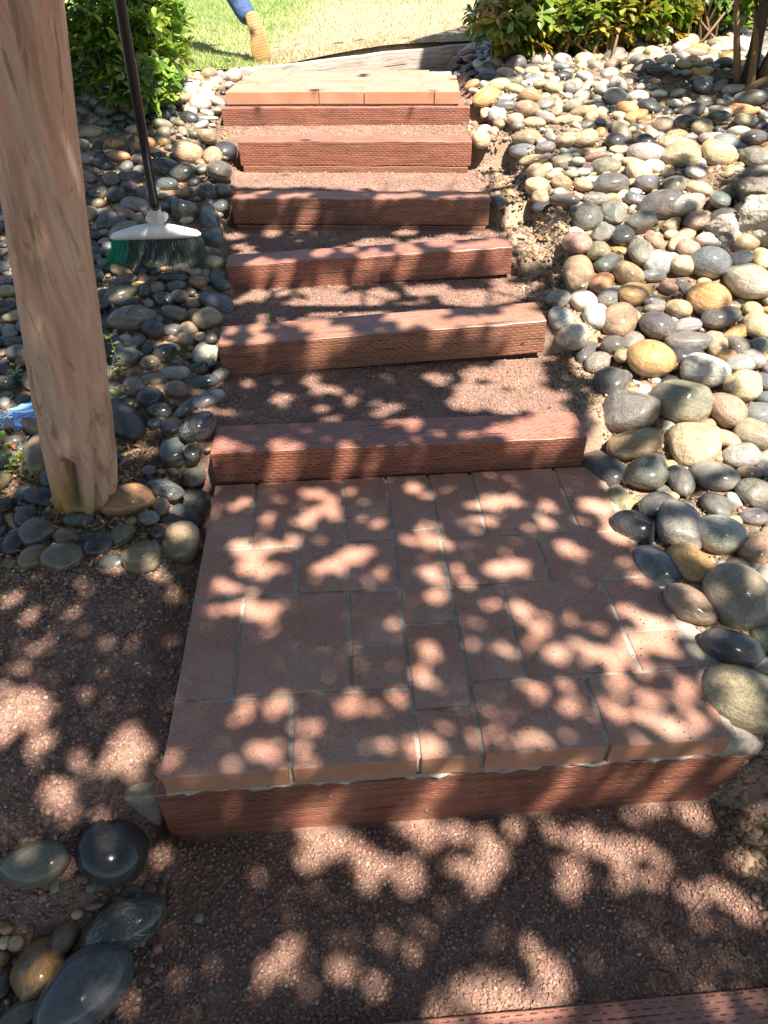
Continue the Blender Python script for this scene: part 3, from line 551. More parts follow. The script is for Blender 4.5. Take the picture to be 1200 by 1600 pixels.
# broad sunny areas, as outlines in the photograph, with how open the crown is over them
SUNNY = [([(235, -100), (1700, -100), (1700, 150), (1300, 300), (770, 300), (345, 290), (330, 235), (245, 215), (235, 160)], .93),
         ([(770, 180), (1300, 150), (1500, 800), (1210, 740), (1020, 640), (930, 640), (885, 560), (860, 420), (800, 420), (775, 300)], .90),
         ([(300, 240), (800, 240), (800, 306), (345, 292)], .82)]
def to0(P): return P[..., 0]-P[..., 2]*SUN[0]/SUN[2], P[..., 1]-P[..., 2]*SUN[1]/SUN[2]
def surf(px, py):
    """the point seen there, with the step tops taken into account by the terrain"""
    P = at(px, py)
    if -.03 < P[0] < 1.38 and -.05 < P[1] < 1.16: 
        Q = at_plane(px, py, 0)
        if Q[1] > -.02: P = Q
        else: P = at_y(px, py, 0)
    return P
def build_crown():
    U0, V0, U1, V1, res = -2.6, -2.0, 4.2, 9.0, .01
    nu, nv = int((U1-U0)/res), int((V1-V0)/res)
    uu = U0+(np.arange(nu)+.5)*res; vv = V0+(np.arange(nv)+.5)*res; UU, VV = np.meshgrid(uu, vv, indexing='ij')
    openn = np.zeros((nu, nv))
    # where each ground cell appears in the photograph
    zz = H(UU, VV, False); X = UU+zz*SUN[0]/SUN[2]; Y = VV+zz*SUN[1]/SUN[2]; zz = H(X, Y, False); X = UU+zz*SUN[0]/SUN[2]; Y = VV+zz*SUN[1]/SUN[2]
    PX, PY, _ = proj(np.stack([X, Y, zz], -1).reshape(-1, 3)); PX = PX.reshape(nu, nv); PY = PY.reshape(nu, nv)
    def inside(poly):
        r = np.zeros(PX.shape, bool); n = len(poly)
        for i in range(n):
            x1, y1_ = poly[i]; x2, y2_ = poly[(i+1) % n]
            if y1_ == y2_: continue
            c = ((PY < y1_) != (PY < y2_)) & (PX < (x2-x1)*(PY-y1_)/(y2_-y1_)+x1); r ^= c
        return r
    nz = fbm(UU*6+2, VV*6+5, 4)
    for poly, k in SUNNY:
        m = inside(poly); openn = np.where(m & (nz > -.62+.9*(1-k)-.0 if k > .9 else m & (nz > -.30)), 1.0, openn)
    openn[inside([(400, 445), (560, 440), (835, 438), (870, 560), (925, 600), (930, 655), (760, 650), (700, 600), (560, 520), (400, 520)]) & (nz > .02)] = 1
    openn[(PX > 880) & (PY > 90) & (PY < 420) & (nz < -.27)] = 0
    openn[(PY < 60) & (PX > 235)] = 1
    openn[inside([(632, 70), (800, 20), (800, 135), (735, 130), (660, 112)])] = 0
    openn[inside([(1010, 155), (1060, 105), (1300, 95), (1300, 225), (1130, 205), (1060, 180)]) & (nz < .10)] = 0
    cx, cy, cr = [], [], []
    for (ox, oy), s, txt in SP:
        for q_, tk in enumerate(txt.split()):
            a, b, c = map(float, tk.split(',')); px, py = ox+a/s, oy+b/s; P = surf(px, py); c *= 1.4 if s == 1.0 and q_ < 52 else 1; dep = (P-CAM)@FX; u, v = to0(P)
            cx.append(u); cy.append(v); cr.append(c/s*dep/FPX)
    rsp = random.Random(3)
    for u, v, r in zip(cx, cy, cr):
        i0, i1 = int((u-r-.05-U0)/res), int((u+r+.05-U0)/res)+1; j0, j1 = int((v-r-.05-V0)/res), int((v+r+.05-V0)/res)+1
        i0, j0 = max(i0, 0), max(j0, 0)
        sa_ = rsp.uniform(0, PI); st_ = rsp.choice([1, 1, 1.15, 1.35, 1.6]); du, dv_ = UU[i0:i1, j0:j1]-u, VV[i0:i1, j0:j1]-v; d = np.hypot((du*math.cos(sa_)+dv_*math.sin(sa_))/st_**.5, (dv_*math.cos(sa_)-du*math.sin(sa_))*st_**.5); ang = np.arctan2(VV[i0:i1, j0:j1]-v, UU[i0:i1, j0:j1]-u)
        openn[i0:i1, j0:j1] = np.maximum(openn[i0:i1, j0:j1], d < r*GAPK*(1+.15*np.cos(2*ang+u*50)))
    # small chance openings away from the path
    side = (UU < -.1-.0*VV) & (VV > .9) | (UU > 1.5)
    rs = random.Random(77)
    for _ in range(230):
        px, py, rp_ = rs.uniform(0, 345), rs.uniform(215, 800), rs.uniform(6, 16)
        if _ > 165: px, py, rp_ = rs.uniform(930, 1200), rs.uniform(720, 1150), rs.uniform(10, 24)
        P = at(px, py); dep = (P-CAM)@FX; u, v = to0(P); openn[np.hypot(UU-u, VV-v) < rp_*dep/FPX] = 1
    tt = np.clip(((UU+.45)*(-.21)+(VV-1.03)*.70)/(.21**2+.70**2), 0, 1); openn[np.hypot(UU-(-.45-.21*tt), VV-(1.03+.70*tt)) < .095] = 0
    n = NLEAF
    u = rng.uniform(U0, U1, n); v = rng.uniform(V0, V1, n)
    near = (u > -1.6) & (u < 2.6) & (v > -1.9) & (v < 6.2); keep = near | (rng.random(n) < .35); u, v = u[keep], v[keep]; n = len(u)
    h = rng.uniform(4.0, 5.2, n)+.35*fbm(u*1.5, v*1.5)
    o = openn[((u-U0)/res).astype(int).clip(0, nu-1), ((v-V0)/res).astype(int).clip(0, nv-1)]
    keep = o < .5; u, v, h = u[keep], v[keep], h[keep]; n = len(u)
    # unseen outer crown beyond the stair patch, added to block sky and deepen shade
    m = 90000; uo = rng.uniform(-7, 7.5, m); vo = rng.uniform(-9, 9, m); ho = rng.uniform(3.2, 6.2, m)+.4*fbm(uo, vo)
    ko = ~((uo > U0) & (uo < U1) & (vo > V0)) & (np.hypot(uo-.2, vo+1.5) < 7.2) & (vo < 4.5) ; nin = n; u = np.concatenate([u, uo[ko]]); v = np.concatenate([v, vo[ko]]); h = np.concatenate([h, ho[ko]]); n = len(u)
    C = np.stack([u+h*SUN[0]/SUN[2], v+h*SUN[1]/SUN[2], h], -1)
    L = rng.uniform(.026, .040, n); L[nin:] *= 2.2; Wd = L*rng.uniform(.42, .55, n); a = rng.uniform(0, 2*PI, n)
    nrm = np.stack([rng.normal(0, .33, n), rng.normal(0, .33, n), np.ones(n)], -1); nrm /= np.linalg.norm(nrm, axis=1)[:, None]
    t1 = np.stack([np.cos(a), np.sin(a), 0*a], -1); t1 -= nrm*(t1*nrm).sum(1)[:, None]; t1 /= np.linalg.norm(t1, axis=1)[:, None]; t2 = np.cross(nrm, t1)
    A = C-t1*L[:, None]*.9; B = C+t2*Wd[:, None]-t1*L[:, None]*.1; D = C+t1*L[:, None]*.9; E_ = C-t2*Wd[:, None]-t1*L[:, None]*.1
    V = np.stack([A, B, D, E_], 1).reshape(-1, 3)-np.array([-.41, 1.03, .02]); F = np.arange(4*n).reshape(-1, 4)
    c = np.array([.055, .105, .025])*rng.uniform(.7, 1.4, (n, 1))*np.array([1, 1, 1])
    o = finish('crown', np_mesh('crown', V, F, np.repeat(c, 4, 0)), M_CANOPY, TREE); o['kind'] = 'stuff'
GAPK = 1.0; NLEAF = 420000
build_crown()

# ------------------------------------------------------------------ river stones
PAL = {'k': ((.030, .032, .036), 'black'), 'd': ((.085, .085, .080), 'dark grey'), 'b': ((.12, .14, .15), 'blue grey'), 'g': ((.165, .16, .142), 'grey'),
       'l': ((.29, .29, .27), 'light grey'), 'w': ((.48, .46, .415), 'whitish'), 't': ((.29, .22, .138), 'tan'), 'o': ((.40, .235, .095), 'orange tan'),
       'p': ((.33, .215, .16), 'pinkish brown'), 'n': ((.20, .185, .13), 'olive grey'), 'c': ((.46, .365, .225), 'cream')}
ST = {
'A': ((700, 60), 4.8, "175,350,120,65,0,o 195,392,90,45,10,l 380,350,160,80,-10,c 500,385,150,70,-20,c 290,435,210,100,8,o 285,545,170,75,65,c 440,455,170,45,5,l 445,505,170,75,0,b 380,565,150,110,-10,w 610,435,170,100,0,o 590,535,170,110,0,t 740,490,160,80,15,g 385,645,110,95,90,t 500,610,120,100,20,c 270,680,110,60,-10,w 250,755,145,125,80,c 345,700,100,80,90,p 530,660,110,80,30,g 725,590,130,90,-20,l 650,635,150,70,-25,c 590,745,200,110,-15,t 480,290,100,80,0,l 575,290,90,60,0,l 690,280,60,60,0,w 700,345,120,60,0,t 800,370,140,75,0,c 940,355,130,110,0,l 900,435,70,60,20,w 1010,430,140,80,25,l 930,500,150,85,15,n 1010,550,170,80,-5,t 815,545,90,90,45,p 860,615,160,60,5,c 960,655,75,65,0,c 905,690,170,40,-20,g 770,735,100,70,-50,l 700,775,110,85,70,l 730,825,140,85,0,g 870,780,140,100,-20,c 1030,760,170,120,10,c 1140,705,85,85,0,o 1150,385,125,85,-80,l 1030,290,130,70,-10,l 1000,210,90,60,0,c 1100,205,120,90,-45,l 870,260,110,50,0,c 1145,500,90,50,0,n 570,850,210,100,-10,b 650,920,210,80,0,t 1050,860,180,60,-5,t 1110,590,150,90,10,c 1150,630,110,60,0,b 90,165,110,60,45,k 170,150,140,60,30,p 60,230,90,60,60,k 150,225,80,50,30,k 220,180,110,50,50,k 85,270,110,50,10,b 190,265,90,50,20,k 310,230,130,80,10,k 290,300,160,60,0,k 760,240,100,60,85,p"),
'B': ((950, 60), 4.8, "80,150,130,70,0,p 35,200,120,80,0,t 205,130,120,60,15,l 250,85,90,45,0,d 150,225,110,60,0,c 270,215,150,80,-10,g 355,105,140,70,-5,c 465,85,70,60,0,c 345,155,100,60,0,c 550,85,120,90,0,w 650,110,190,70,0,p 850,85,200,70,5,l 560,195,120,70,-10,c 680,200,140,45,0,t 470,145,100,40,0,l 700,155,160,40,5,l 375,235,210,85,20,k 70,345,130,100,0,w 170,290,160,40,-10,c 585,255,90,45,0,l 245,365,90,60,20,l 385,415,130,60,0,w 520,410,120,60,10,l 505,490,110,70,20,l 590,470,80,50,0,w 720,480,130,80,0,d 835,490,95,80,0,d 870,330,120,60,0,k 75,580,110,60,0,c 215,585,190,80,25,o 410,650,130,120,-20,t 590,625,210,100,25,k 710,665,180,110,25,t 820,600,130,130,0,k 995,540,240,80,5,o 1050,630,270,90,20,n 205,690,110,60,20,c 320,725,100,80,0,c 55,775,140,120,0,k 500,730,200,70,15,t 740,755,110,110,20,l 95,840,190,60,15,c 270,870,250,140,-20,l 520,800,300,110,10,c 550,880,310,150,0,t 830,870,240,150,-5,c 1100,750,200,100,0,d 1100,890,190,180,90,g 1130,650,120,70,15,k 830,690,80,60,0,k 200,940,190,70,0,c 30,930,100,80,-40,c"),
'C': ((760, 240), 5.4545, "625,75,135,125,90,n 780,70,120,100,0,l 590,145,120,50,0,g 590,190,150,80,10,c 725,180,120,80,-20,n 820,160,130,70,0,l 435,165,190,150,30,t 440,285,200,140,15,c 640,250,170,110,-10,t 810,270,150,130,-70,c 475,370,180,130,20,t 480,455,180,100,5,k 630,335,140,80,20,l 660,410,230,120,-15,d 790,365,100,80,-50,p 1020,115,230,130,-10,n 1070,145,160,85,0,c 1040,260,300,140,-5,d 930,395,230,100,5,g 860,540,230,220,0,d 1080,500,220,200,80,g 770,775,270,230,80,p 1000,680,220,150,15,g 950,820,270,180,60,n 1150,700,230,180,80,k 1050,930,260,140,20,d 110,410,140,110,60,d 920,30,180,70,-15,p"),
'D': ((980, 240), 5.4545, "90,145,185,170,0,c 180,255,210,130,0,b 400,265,190,120,0,n 50,390,150,150,20,b 280,430,320,220,-10,d 500,440,360,180,25,l 790,400,220,150,45,b 590,570,280,190,50,p 470,720,340,110,35,c 120,590,245,185,-5,g 370,620,140,130,0,c 370,690,130,80,0,c 240,745,180,120,-30,t 530,810,220,150,25,p 120,850,230,210,60,g 280,930,260,180,20,l 470,960,280,180,20,c 720,930,350,250,10,b 220,1040,190,100,0,b 850,175,120,70,0,t"),
'E': ((840, 420), 6.6667, "433,73,375,285,85,t 665,155,330,190,45,o 945,60,275,265,0,p 765,290,330,190,30,g 1010,270,400,240,30,o 220,325,240,190,10,l 470,340,250,230,-30,w 240,510,270,230,70,w 340,700,360,330,55,w 610,500,260,240,20,w 855,545,375,300,0,t 530,840,400,170,50,d 790,785,240,170,0,d 640,970,290,190,30,g 900,910,290,160,40,t 770,1170,370,310,10,d"),
'F': ((1000, 420), 6.0, "150,540,310,290,0,d 100,850,400,300,0,o 130,310,240,100,5,l 150,370,220,90,5,g 260,185,190,150,40,p 415,175,215,115,85,d 645,275,370,340,45,o 355,375,215,200,0,c 1000,115,450,340,80,l 1160,270,220,110,80,g 780,450,420,200,20,d 1045,380,150,150,45,c 440,535,260,120,0,l 1110,540,260,240,0,c 885,605,230,120,10,o 680,630,180,100,-5,p 465,690,400,160,-5,g 740,735,190,160,20,c 920,735,205,155,0,g 1120,715,200,130,15,g 815,825,170,140,-10,o 470,830,330,140,5,k 1060,840,180,170,-45,l 940,900,270,170,15,l 610,970,395,300,-10,w 1180,820,100,100,0,o 960,1100,370,250,15,c 1170,1060,240,140,85,b"),
'G': ((900, 600), 4.0, "335,165,330,260,15,g 665,110,330,260,-15,n 940,165,240,215,80,p 1140,195,190,130,0,b 1110,310,220,150,-15,n 370,370,320,180,10,t 170,525,290,190,-60,d 455,530,290,210,35,d 650,600,210,150,80,g 740,370,300,270,30,c 935,350,180,110,-35,p 1050,450,240,145,0,l 1080,560,150,90,0,t 1180,540,140,100,90,l 1120,680,210,170,-20,g 270,730,195,150,95,t 505,760,240,150,15,d 385,905,280,200,-25,k 640,880,300,250,60,g 880,945,300,230,-10,l 1110,835,170,110,0,l 1130,1030,220,200,20,t 900,460,100,90,0,t"),
'H': ((940, 850), 4.615, "395,165,330,250,-45,b 665,150,320,265,-65,o 635,450,350,270,-40,t 1000,370,480,430,-20,n 940,740,440,250,-20,d 1030,1140,620,430,-33,n 1175,690,220,160,80,n 1160,880,170,120,0,l 1010,1420,120,100,0,g 1080,1420,60,50,0,g"),
'I': ((250, 80), 8.0, "905,320,240,170,-20,w 700,370,150,100,20,w 690,460,130,80,80,t 580,450,130,100,0,w 870,430,120,120,0,w 800,510,130,100,90,k 500,650,260,180,0,w 720,630,200,110,-20,w 400,760,170,110,-20,w 590,770,170,80,0,w 720,750,120,120,0,l 590,840,300,60,-15,w 520,920,190,90,10,l 210,640,160,150,0,d 590,1080,240,220,-60,t 280,1000,160,100,-50,p 350,1190,330,160,-20,g 330,1280,350,240,0,t 660,1310,220,200,20,t 650,930,100,60,0,l"),
'J': ((130, 220), 4.8, "1020,235,210,180,-70,g 740,240,190,130,-10,d 610,190,200,120,-20,k 885,225,100,90,90,l 550,80,90,60,0,t 405,135,100,70,0,t 325,195,110,85,0,d 420,225,100,90,-20,g 215,300,140,100,0,n 355,280,150,110,30,d 330,350,120,80,10,d 440,385,110,100,-20,d 245,405,150,130,-60,k 115,390,120,100,20,d 110,470,110,80,0,t 205,520,100,45,-40,t 310,545,190,90,-25,p 130,540,100,60,0,l 400,480,190,100,0,l 630,330,165,90,-10,b 745,395,130,90,-70,o 665,455,110,90,90,k 600,410,90,80,0,n 830,310,100,70,0,g 890,350,80,70,0,l 940,385,150,120,20,d 1045,370,130,110,-20,g 765,525,185,160,0,g 780,600,110,60,-10,c 610,510,100,100,0,g 930,510,150,90,-50,b 1040,490,130,110,-20,b 940,590,230,120,-50,d 970,720,190,140,-45,b 995,830,70,50,0,b 970,910,180,90,-30,c 170,600,160,110,30,d 240,620,170,80,0,d 160,690,90,60,0,n"),
'K': ((150, 400), 5.4545, "215,130,160,85,5,o 110,100,90,80,0,d 370,130,130,90,0,k 485,75,170,90,0,n 600,110,130,50,0,o 500,130,120,60,10,k 725,115,160,100,-35,d 850,145,120,100,20,n 935,145,80,70,0,g 1055,215,230,160,-20,b 245,215,220,95,5,g 660,190,230,90,-5,k 675,260,180,90,0,g 870,225,140,100,0,o 530,270,120,110,0,p 420,295,130,110,0,d 215,325,270,120,15,n 265,400,210,90,0,d 580,370,170,110,-10,k 710,350,150,120,0,d 460,405,100,90,45,g 670,490,240,120,-15,n 1030,390,300,150,-30,b 950,535,240,200,-10,c 320,530,400,190,12,n 540,540,110,90,-60,b 490,630,190,130,0,d 800,620,160,130,-20,c 780,710,150,110,0,c 890,690,120,100,90,c 980,700,110,100,0,d 940,840,205,200,0,w 350,730,190,110,65,g 250,720,130,90,0,l 240,870,270,160,-5,b 470,910,160,130,0,t 450,790,120,110,90,d 590,830,180,180,0,k 150,700,100,80,0,d 660,770,150,70,-30,c"),
'L': ((150, 560), 5.714, "700,145,265,120,0,l 905,95,180,110,5,k 1105,160,200,120,0,w 510,190,240,120,-10,t 950,215,260,110,8,b 740,290,200,150,-15,t 335,245,210,185,-60,p 495,345,220,180,20,k 570,465,220,130,-5,k 820,445,270,110,35,g 1010,370,280,140,30,l 685,610,230,170,-40,k 925,610,300,260,60,k 695,830,230,210,-40,b 870,840,150,150,0,d 885,1030,250,200,80,g 270,130,150,60,10,p 160,130,90,60,-30,n 660,380,120,50,-50,p 1000,810,80,60,20,t"),
'M': ((140, 720), 5.714, "330,350,430,250,12,o 665,255,320,150,-25,b 930,350,270,200,-10,b 640,400,190,140,-60,t 530,510,210,140,-30,l 880,500,290,180,-20,b 735,560,210,150,10,k 800,745,320,310,20,c 475,855,330,300,-60,t 290,665,200,200,-30,n 100,745,300,240,70,k 600,650,140,130,0,k 380,540,110,100,0,t 85,560,170,80,5,d 200,900,220,150,0,d 150,260,150,90,30,c"),
'N': ((0, 740), 6.667, "45,330,200,160,60,k 270,450,230,200,30,d 375,610,330,280,20,g 140,740,240,220,20,k 345,875,290,240,30,t 110,930,170,110,0,n 700,655,300,165,-8,t 665,875,410,290,15,n 815,480,300,150,5,b 15,600,150,100,90,d 390,420,70,60,90,l 820,980,220,40,0,p"),
'O': ((0, 430), 6.667, "90,170,190,120,10,c 250,210,120,80,10,t 270,285,110,80,-10,c 185,430,280,130,20,c 60,340,180,120,10,k 270,540,200,170,20,g 100,595,170,130,-15,l 150,690,210,90,15,g 310,670,140,110,0,d 190,800,210,160,20,g 245,890,150,140,90,o 350,1090,200,190,0,n 30,670,80,80,0,b 30,800,100,100,0,p 40,910,130,100,90,d 60,980,140,120,0,k 60,1120,200,140,0,d 60,1250,160,100,0,b 40,1330,160,110,0,l 50,1540,200,150,0,w 160,55,190,70,10,g 60,15,120,40,0,d"),
'Q': ((0, 240), 8.0, "40,290,80,70,0,c 20,415,60,60,0,c 50,480,110,60,0,n 60,560,160,90,0,k 130,600,90,80,0,d 110,720,130,120,90,b 30,820,120,100,90,l 160,960,200,110,0,c 200,1080,120,80,0,c 30,1070,140,90,-30,c 60,1150,140,100,0,k 200,1200,120,60,40,g 80,1240,160,80,40,g 180,1310,240,120,25,n 140,1510,260,70,5,g 210,1570,220,60,10,l 20,740,80,60,90,g"),
'P': ((0, 1150), 2.667, "140,530,300,170,0,n 465,490,290,240,0,k 520,785,360,190,18,d 150,975,215,190,80,o 360,1060,400,280,50,b 270,840,150,100,70,p 15,1030,90,60,90,d 10,930,60,50,0,o 90,1160,180,100,20,n 555,650,90,50,0,g 665,645,60,50,90,n 620,640,60,50,0,p 390,710,80,30,0,t 320,740,50,40,0,c 25,805,50,40,0,o 70,865,60,50,0,c 20,860,50,50,0,c 830,755,40,40,0,g 230,620,60,40,90,n 380,630,50,40,0,g"),
}
ANCH = {'D17': 'the big smooth slate-coloured egg stone', 'F6': 'the cracked orange cream stone', 'E4': 'the long glossy orange stone', 'H1': 'the ochre egg stone by the pavers',
 'H5': 'the huge brown boulder beside the landing', 'H3': 'the large round brown stone', 'G9': 'the large cream stone', 'G0': 'the flat taupe stone', 'G1': 'the speckled green stone',
 'F24': 'the pale granite stone', 'E8': 'the large whitish oval', 'A9': 'the peach coloured stone', 'A15': 'the upright cream stone at the upper steps', 'B51': 'the plump cream stone',
 'M7': 'the pale green cream stone', 'M0': 'the pointed orange stone by the trunk', 'L12': 'the big glossy black stone', 'K24': 'the long olive stone', 'K23': 'the peach triangular stone',
 'K31': 'the speckled white disc', 'J0': 'the round veined grey stone', 'J27': 'the round grey stone behind the broom', 'I0': 'the white stone at the landing corner', 'I6': 'the wide white stone',
 'N7': 'the mossy triangular stone', 'M10': 'the blue black stone below the trunk', 'P1': 'the dark egg near the front riser', 'P2': 'the long dark slab stone', 'P4': 'the big blue grey stone at the bottom edge',
 'P3': 'the wet shiny orange stone', 'O3': 'the pale yellow stone left of the trunk', 'K22': 'the glossy blue stone at the third step', 'D4': 'the orange banded dark stone', 'C19': 'the round dark orange-flecked stone',
 'B50': 'the large tan stone in the upper bank', 'F9': 'the tall pale speckled stone', 'H0': 'the blue topped stone beside the pavers', 'H4': 'the long charcoal stone', 'G17': 'the shiny blue-black stone', 'C21': 'the round pinkish brown stone',
 'I17': 'the shiny tan stone', 'N2': 'the round grey stone below the trunk', 'M8': 'the rusty tan stone at the bed corner', 'F1': 'the fat orange stone', 'A4': 'the long orange tan stone', 'B36': 'the black stone in the upper bank', 'B6': 'the cream stone under the hedge'}
SELF = {'H5': 'huge smooth brown boulder resting against the right front of the paver landing', 'D17': 'big smooth slate-coloured egg stone, largest of the plain ones in the right bed',
 'F6': 'round orange cream stone with a crack in the right bed', 'M7': 'pale green and cream lit stone touching the left side of the pavers', 'L12': 'big glossy black stone left of the widest timber step',
 'P1': 'dark wet egg-shaped stone left of the front riser', 'P4': 'big blue grey stone cut by the bottom edge at left', 'P3': 'wet shiny stone with an orange rim at bottom left',
 'K24': 'long olive brown stone right of the trunk below the broom', 'H1': 'ochre egg-shaped stone standing tilted in the right bed by the pavers'}
def stone_variants():
    out = []; r0 = np.random.default_rng(3)
    bm = bmesh.new(); bmesh.ops.create_icosphere(bm, subdivisions=4, radius=1.0); bm.verts.ensure_lookup_table()
    V0 = np.array([v.co[:] for v in bm.verts]); F0 = np.array([[v.index for v in f.verts] for f in bm.faces]); bm.free()
    for k in range(18):
        e = r0.uniform(1.9, 2.2) if k in (1, 2, 4, 5, 7, 8) else r0.uniform(1.9, 2.8); V = V0.copy(); nrm = (np.abs(V)**e).sum(1)**(1/e); V = V/nrm[:, None]
        d = np.zeros(len(V))
        for q in range(5):
            w = r0.normal(0, 1, 3); w = w/np.linalg.norm(w)*r0.uniform(1.2, 2.6); d += r0.uniform(.02, .055)*np.sin(V0@w*1.3+r0.uniform(0, 6))
        for q in range(10):
            w = r0.normal(0, 1, 3); w = w/np.linalg.norm(w)*r0.uniform(5, 9); d += .004*np.sin(V0@w+r0.uniform(0, 6))
        V = V*(1+d)[:, None]; eg = r0.uniform(-.18, .18); V[:, 1] *= 1+eg*V[:, 0]; V[:, 2] *= 1+r0.uniform(-.15, .15)*V[:, 0]
        if k % 3 == 0:      # slightly facetted stones
            for q in range(3):
                nn = r0.normal(0, 1, 3); nn[2] = abs(nn[2]); nn /= np.linalg.norm(nn); lim = r0.uniform(.74, .86); s = V@nn; V = V-np.outer(np.maximum(s-lim, 0)*.8, nn)
        for ax in range(3): V[:, ax] /= (V[:, ax].max()-V[:, ax].min())/2
        me = np_mesh('river_stone', V, F0); me.polygons.foreach_set('use_smooth', [True]*len(me.polygons)); me.materials.append(M_STONE); out.append(me)
    return out
SV = stone_variants()
occ = []   # x, y, r of placed stones
def stone_xf(px, py, w, h, ang):
    P = at(px, py); 
    for _ in range(2):
        dep = (P-CAM)@FX; d = P-CAM; phi = math.asin(-d[2]/np.linalg.norm(d)); cr = .72
        kk = math.sqrt(math.sin(phi)**2+(cr*math.cos(phi))**2); s = dep/FPX/2; a = math.radians(ang)
        A = np.array([[math.cos(a)*w*s, -math.sin(a)*h*s], [math.sin(a)*w*s/kk, math.cos(a)*h*s/kk]])
        ev, evec = np.linalg.eigh(A@A.T); b, l = math.sqrt(ev[0]), math.sqrt(ev[1]); c = min(cr*b, b, .80*b); 
        P = at(px, py, c*.62)
    return P, l, b, c, math.atan2(evec[1, 1], evec[0, 1])
recs = []
for key, ((ox, oy), s, txt) in ST.items():
    for i, tk in enumerate(txt.split()):
        a = tk.split(','); x, y, w, h, an = map(float, a[:5]); px, py = ox+x/s, oy+y/s
        P, l, b, c, rz = stone_xf(px, py, w/s, h/s, an)
        recs.append(dict(id=key+str(i), px=px, py=py, w=w/s, h=h/s, P=P, l=l, b=b, c=c, rz=rz, col=a[5]))
recs.sort(key=lambda r: -r['w']*r['h']*(1 if r['px'] < 1215 else .2))
for r in recs: occ.append((r['P'][0], r['P'][1], (r['l']+r['b'])/2, r['P'][2]))
NBIG = 296
def loc_word(r):
    px, py = r['px'], r['py']
    if px < 620:
        if py > 1200: return 'at bottom left'
        if py > 745: return 'below the trunk' if px < 170 else 'in the bed left of the pavers'
        if py > 560: return 'left of the lower steps'
        if py > 400: return 'in front of the broom' if px > 150 else 'left of the trunk'
        if py > 200: return 'around the broom' if px > 120 else 'left of the trunk'
        return 'beside the top landing at left'
    if py > 750: return 'in the right bed by the pavers'
    if py > 520: return 'in the right bed'
    if py > 330: return 'in the middle of the right bed'
    if py > 180: return 'in the upper right bed'
    return 'under the hedge at top right'
def shape_word(r, k):
    q = r['w']/max(r['h'], 1)
    return ['round', 'oval', 'long', 'slender'][0 if q < 1.18 else 1 if q < 1.6 else 2 if q < 2.2 else 3]
anch = [(r['px'], r['py'], ANCH[r['id']], r['id']) for r in recs if r['id'] in ANCH]
for nm, x, y in (('the broom head', 242, 358), ('the trunk base', 130, 740), ('the crushed plastic bottle', 50, 650), ('the hollowed rough rock', 1180, 350), ('the right end of the front riser', 1160, 1200), ('the leafless stem at top right', 1170, 100)): anch.append((x, y, nm, ''))
used = set(); SEEN = {}
def relation(dx, dy):
    a = math.degrees(math.atan2(-dy, dx)) % 360
    return ['right of', 'behind and right of', 'behind', 'behind and left of', 'left of', 'in front and left of', 'in front of', 'in front and right of'][int((a+22.5)//45) % 8]
def stone_label(r):
    colw = PAL[r['col']][1]; sz = 'large' if r['w']*r['h'] > 2600 else 'small' if r['w']*r['h'] < 500 else 'medium'
    if r['id'] in SELF: return SELF[r['id']]
    near = sorted(((math.hypot(r['px']-x, r['py']-y), nm, x, y) for x, y, nm, i in anch if i != r['id']))
    if r['id'] in ANCH:
        t = ANCH[r['id']].replace('the ', '', 1); c = f"{t}, {relation(r['px']-near[0][2], r['py']-near[0][3])} {near[0][1]}"
        if len(c.split()) > 16: c = f"{t}, {loc_word(r)}"
        used.add(c); return c
    cands = []
    for j in range(5):
        dd, nm, x, y = near[j]; close = 'just ' if dd < 34 else ''
        cands.append(f"{sz} {colw} {shape_word(r,0)} stone {close}{relation(r['px']-x, r['py']-y)} {nm}")
    for j in range(5):
        dd, nm, x, y = near[j]
        for o in ('second', 'third', 'fourth'): cands.append(f"{o} {sz} {colw} stone {relation(r['px']-x, r['py']-y)} {nm}")
    for c in cands:
        if c not in used and len(c.split()) <= 16: used.add(c); return c
    return cands[0]
for i, r in enumerate(recs[:NBIG]):
    me = SV[int(rng.integers(len(SV)))]
    if r['w'] > 85: me = SV[[1, 2, 4, 5, 7, 8][i % 6]]
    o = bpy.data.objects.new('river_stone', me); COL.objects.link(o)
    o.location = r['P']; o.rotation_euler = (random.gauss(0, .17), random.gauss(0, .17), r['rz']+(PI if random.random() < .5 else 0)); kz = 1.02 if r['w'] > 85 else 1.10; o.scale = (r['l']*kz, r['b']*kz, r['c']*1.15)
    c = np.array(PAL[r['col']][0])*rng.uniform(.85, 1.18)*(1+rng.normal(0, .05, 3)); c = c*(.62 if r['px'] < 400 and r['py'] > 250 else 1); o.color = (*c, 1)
    tag(o, stone_label(r), 'stone', 'loose river stones in the beds beside the steps')
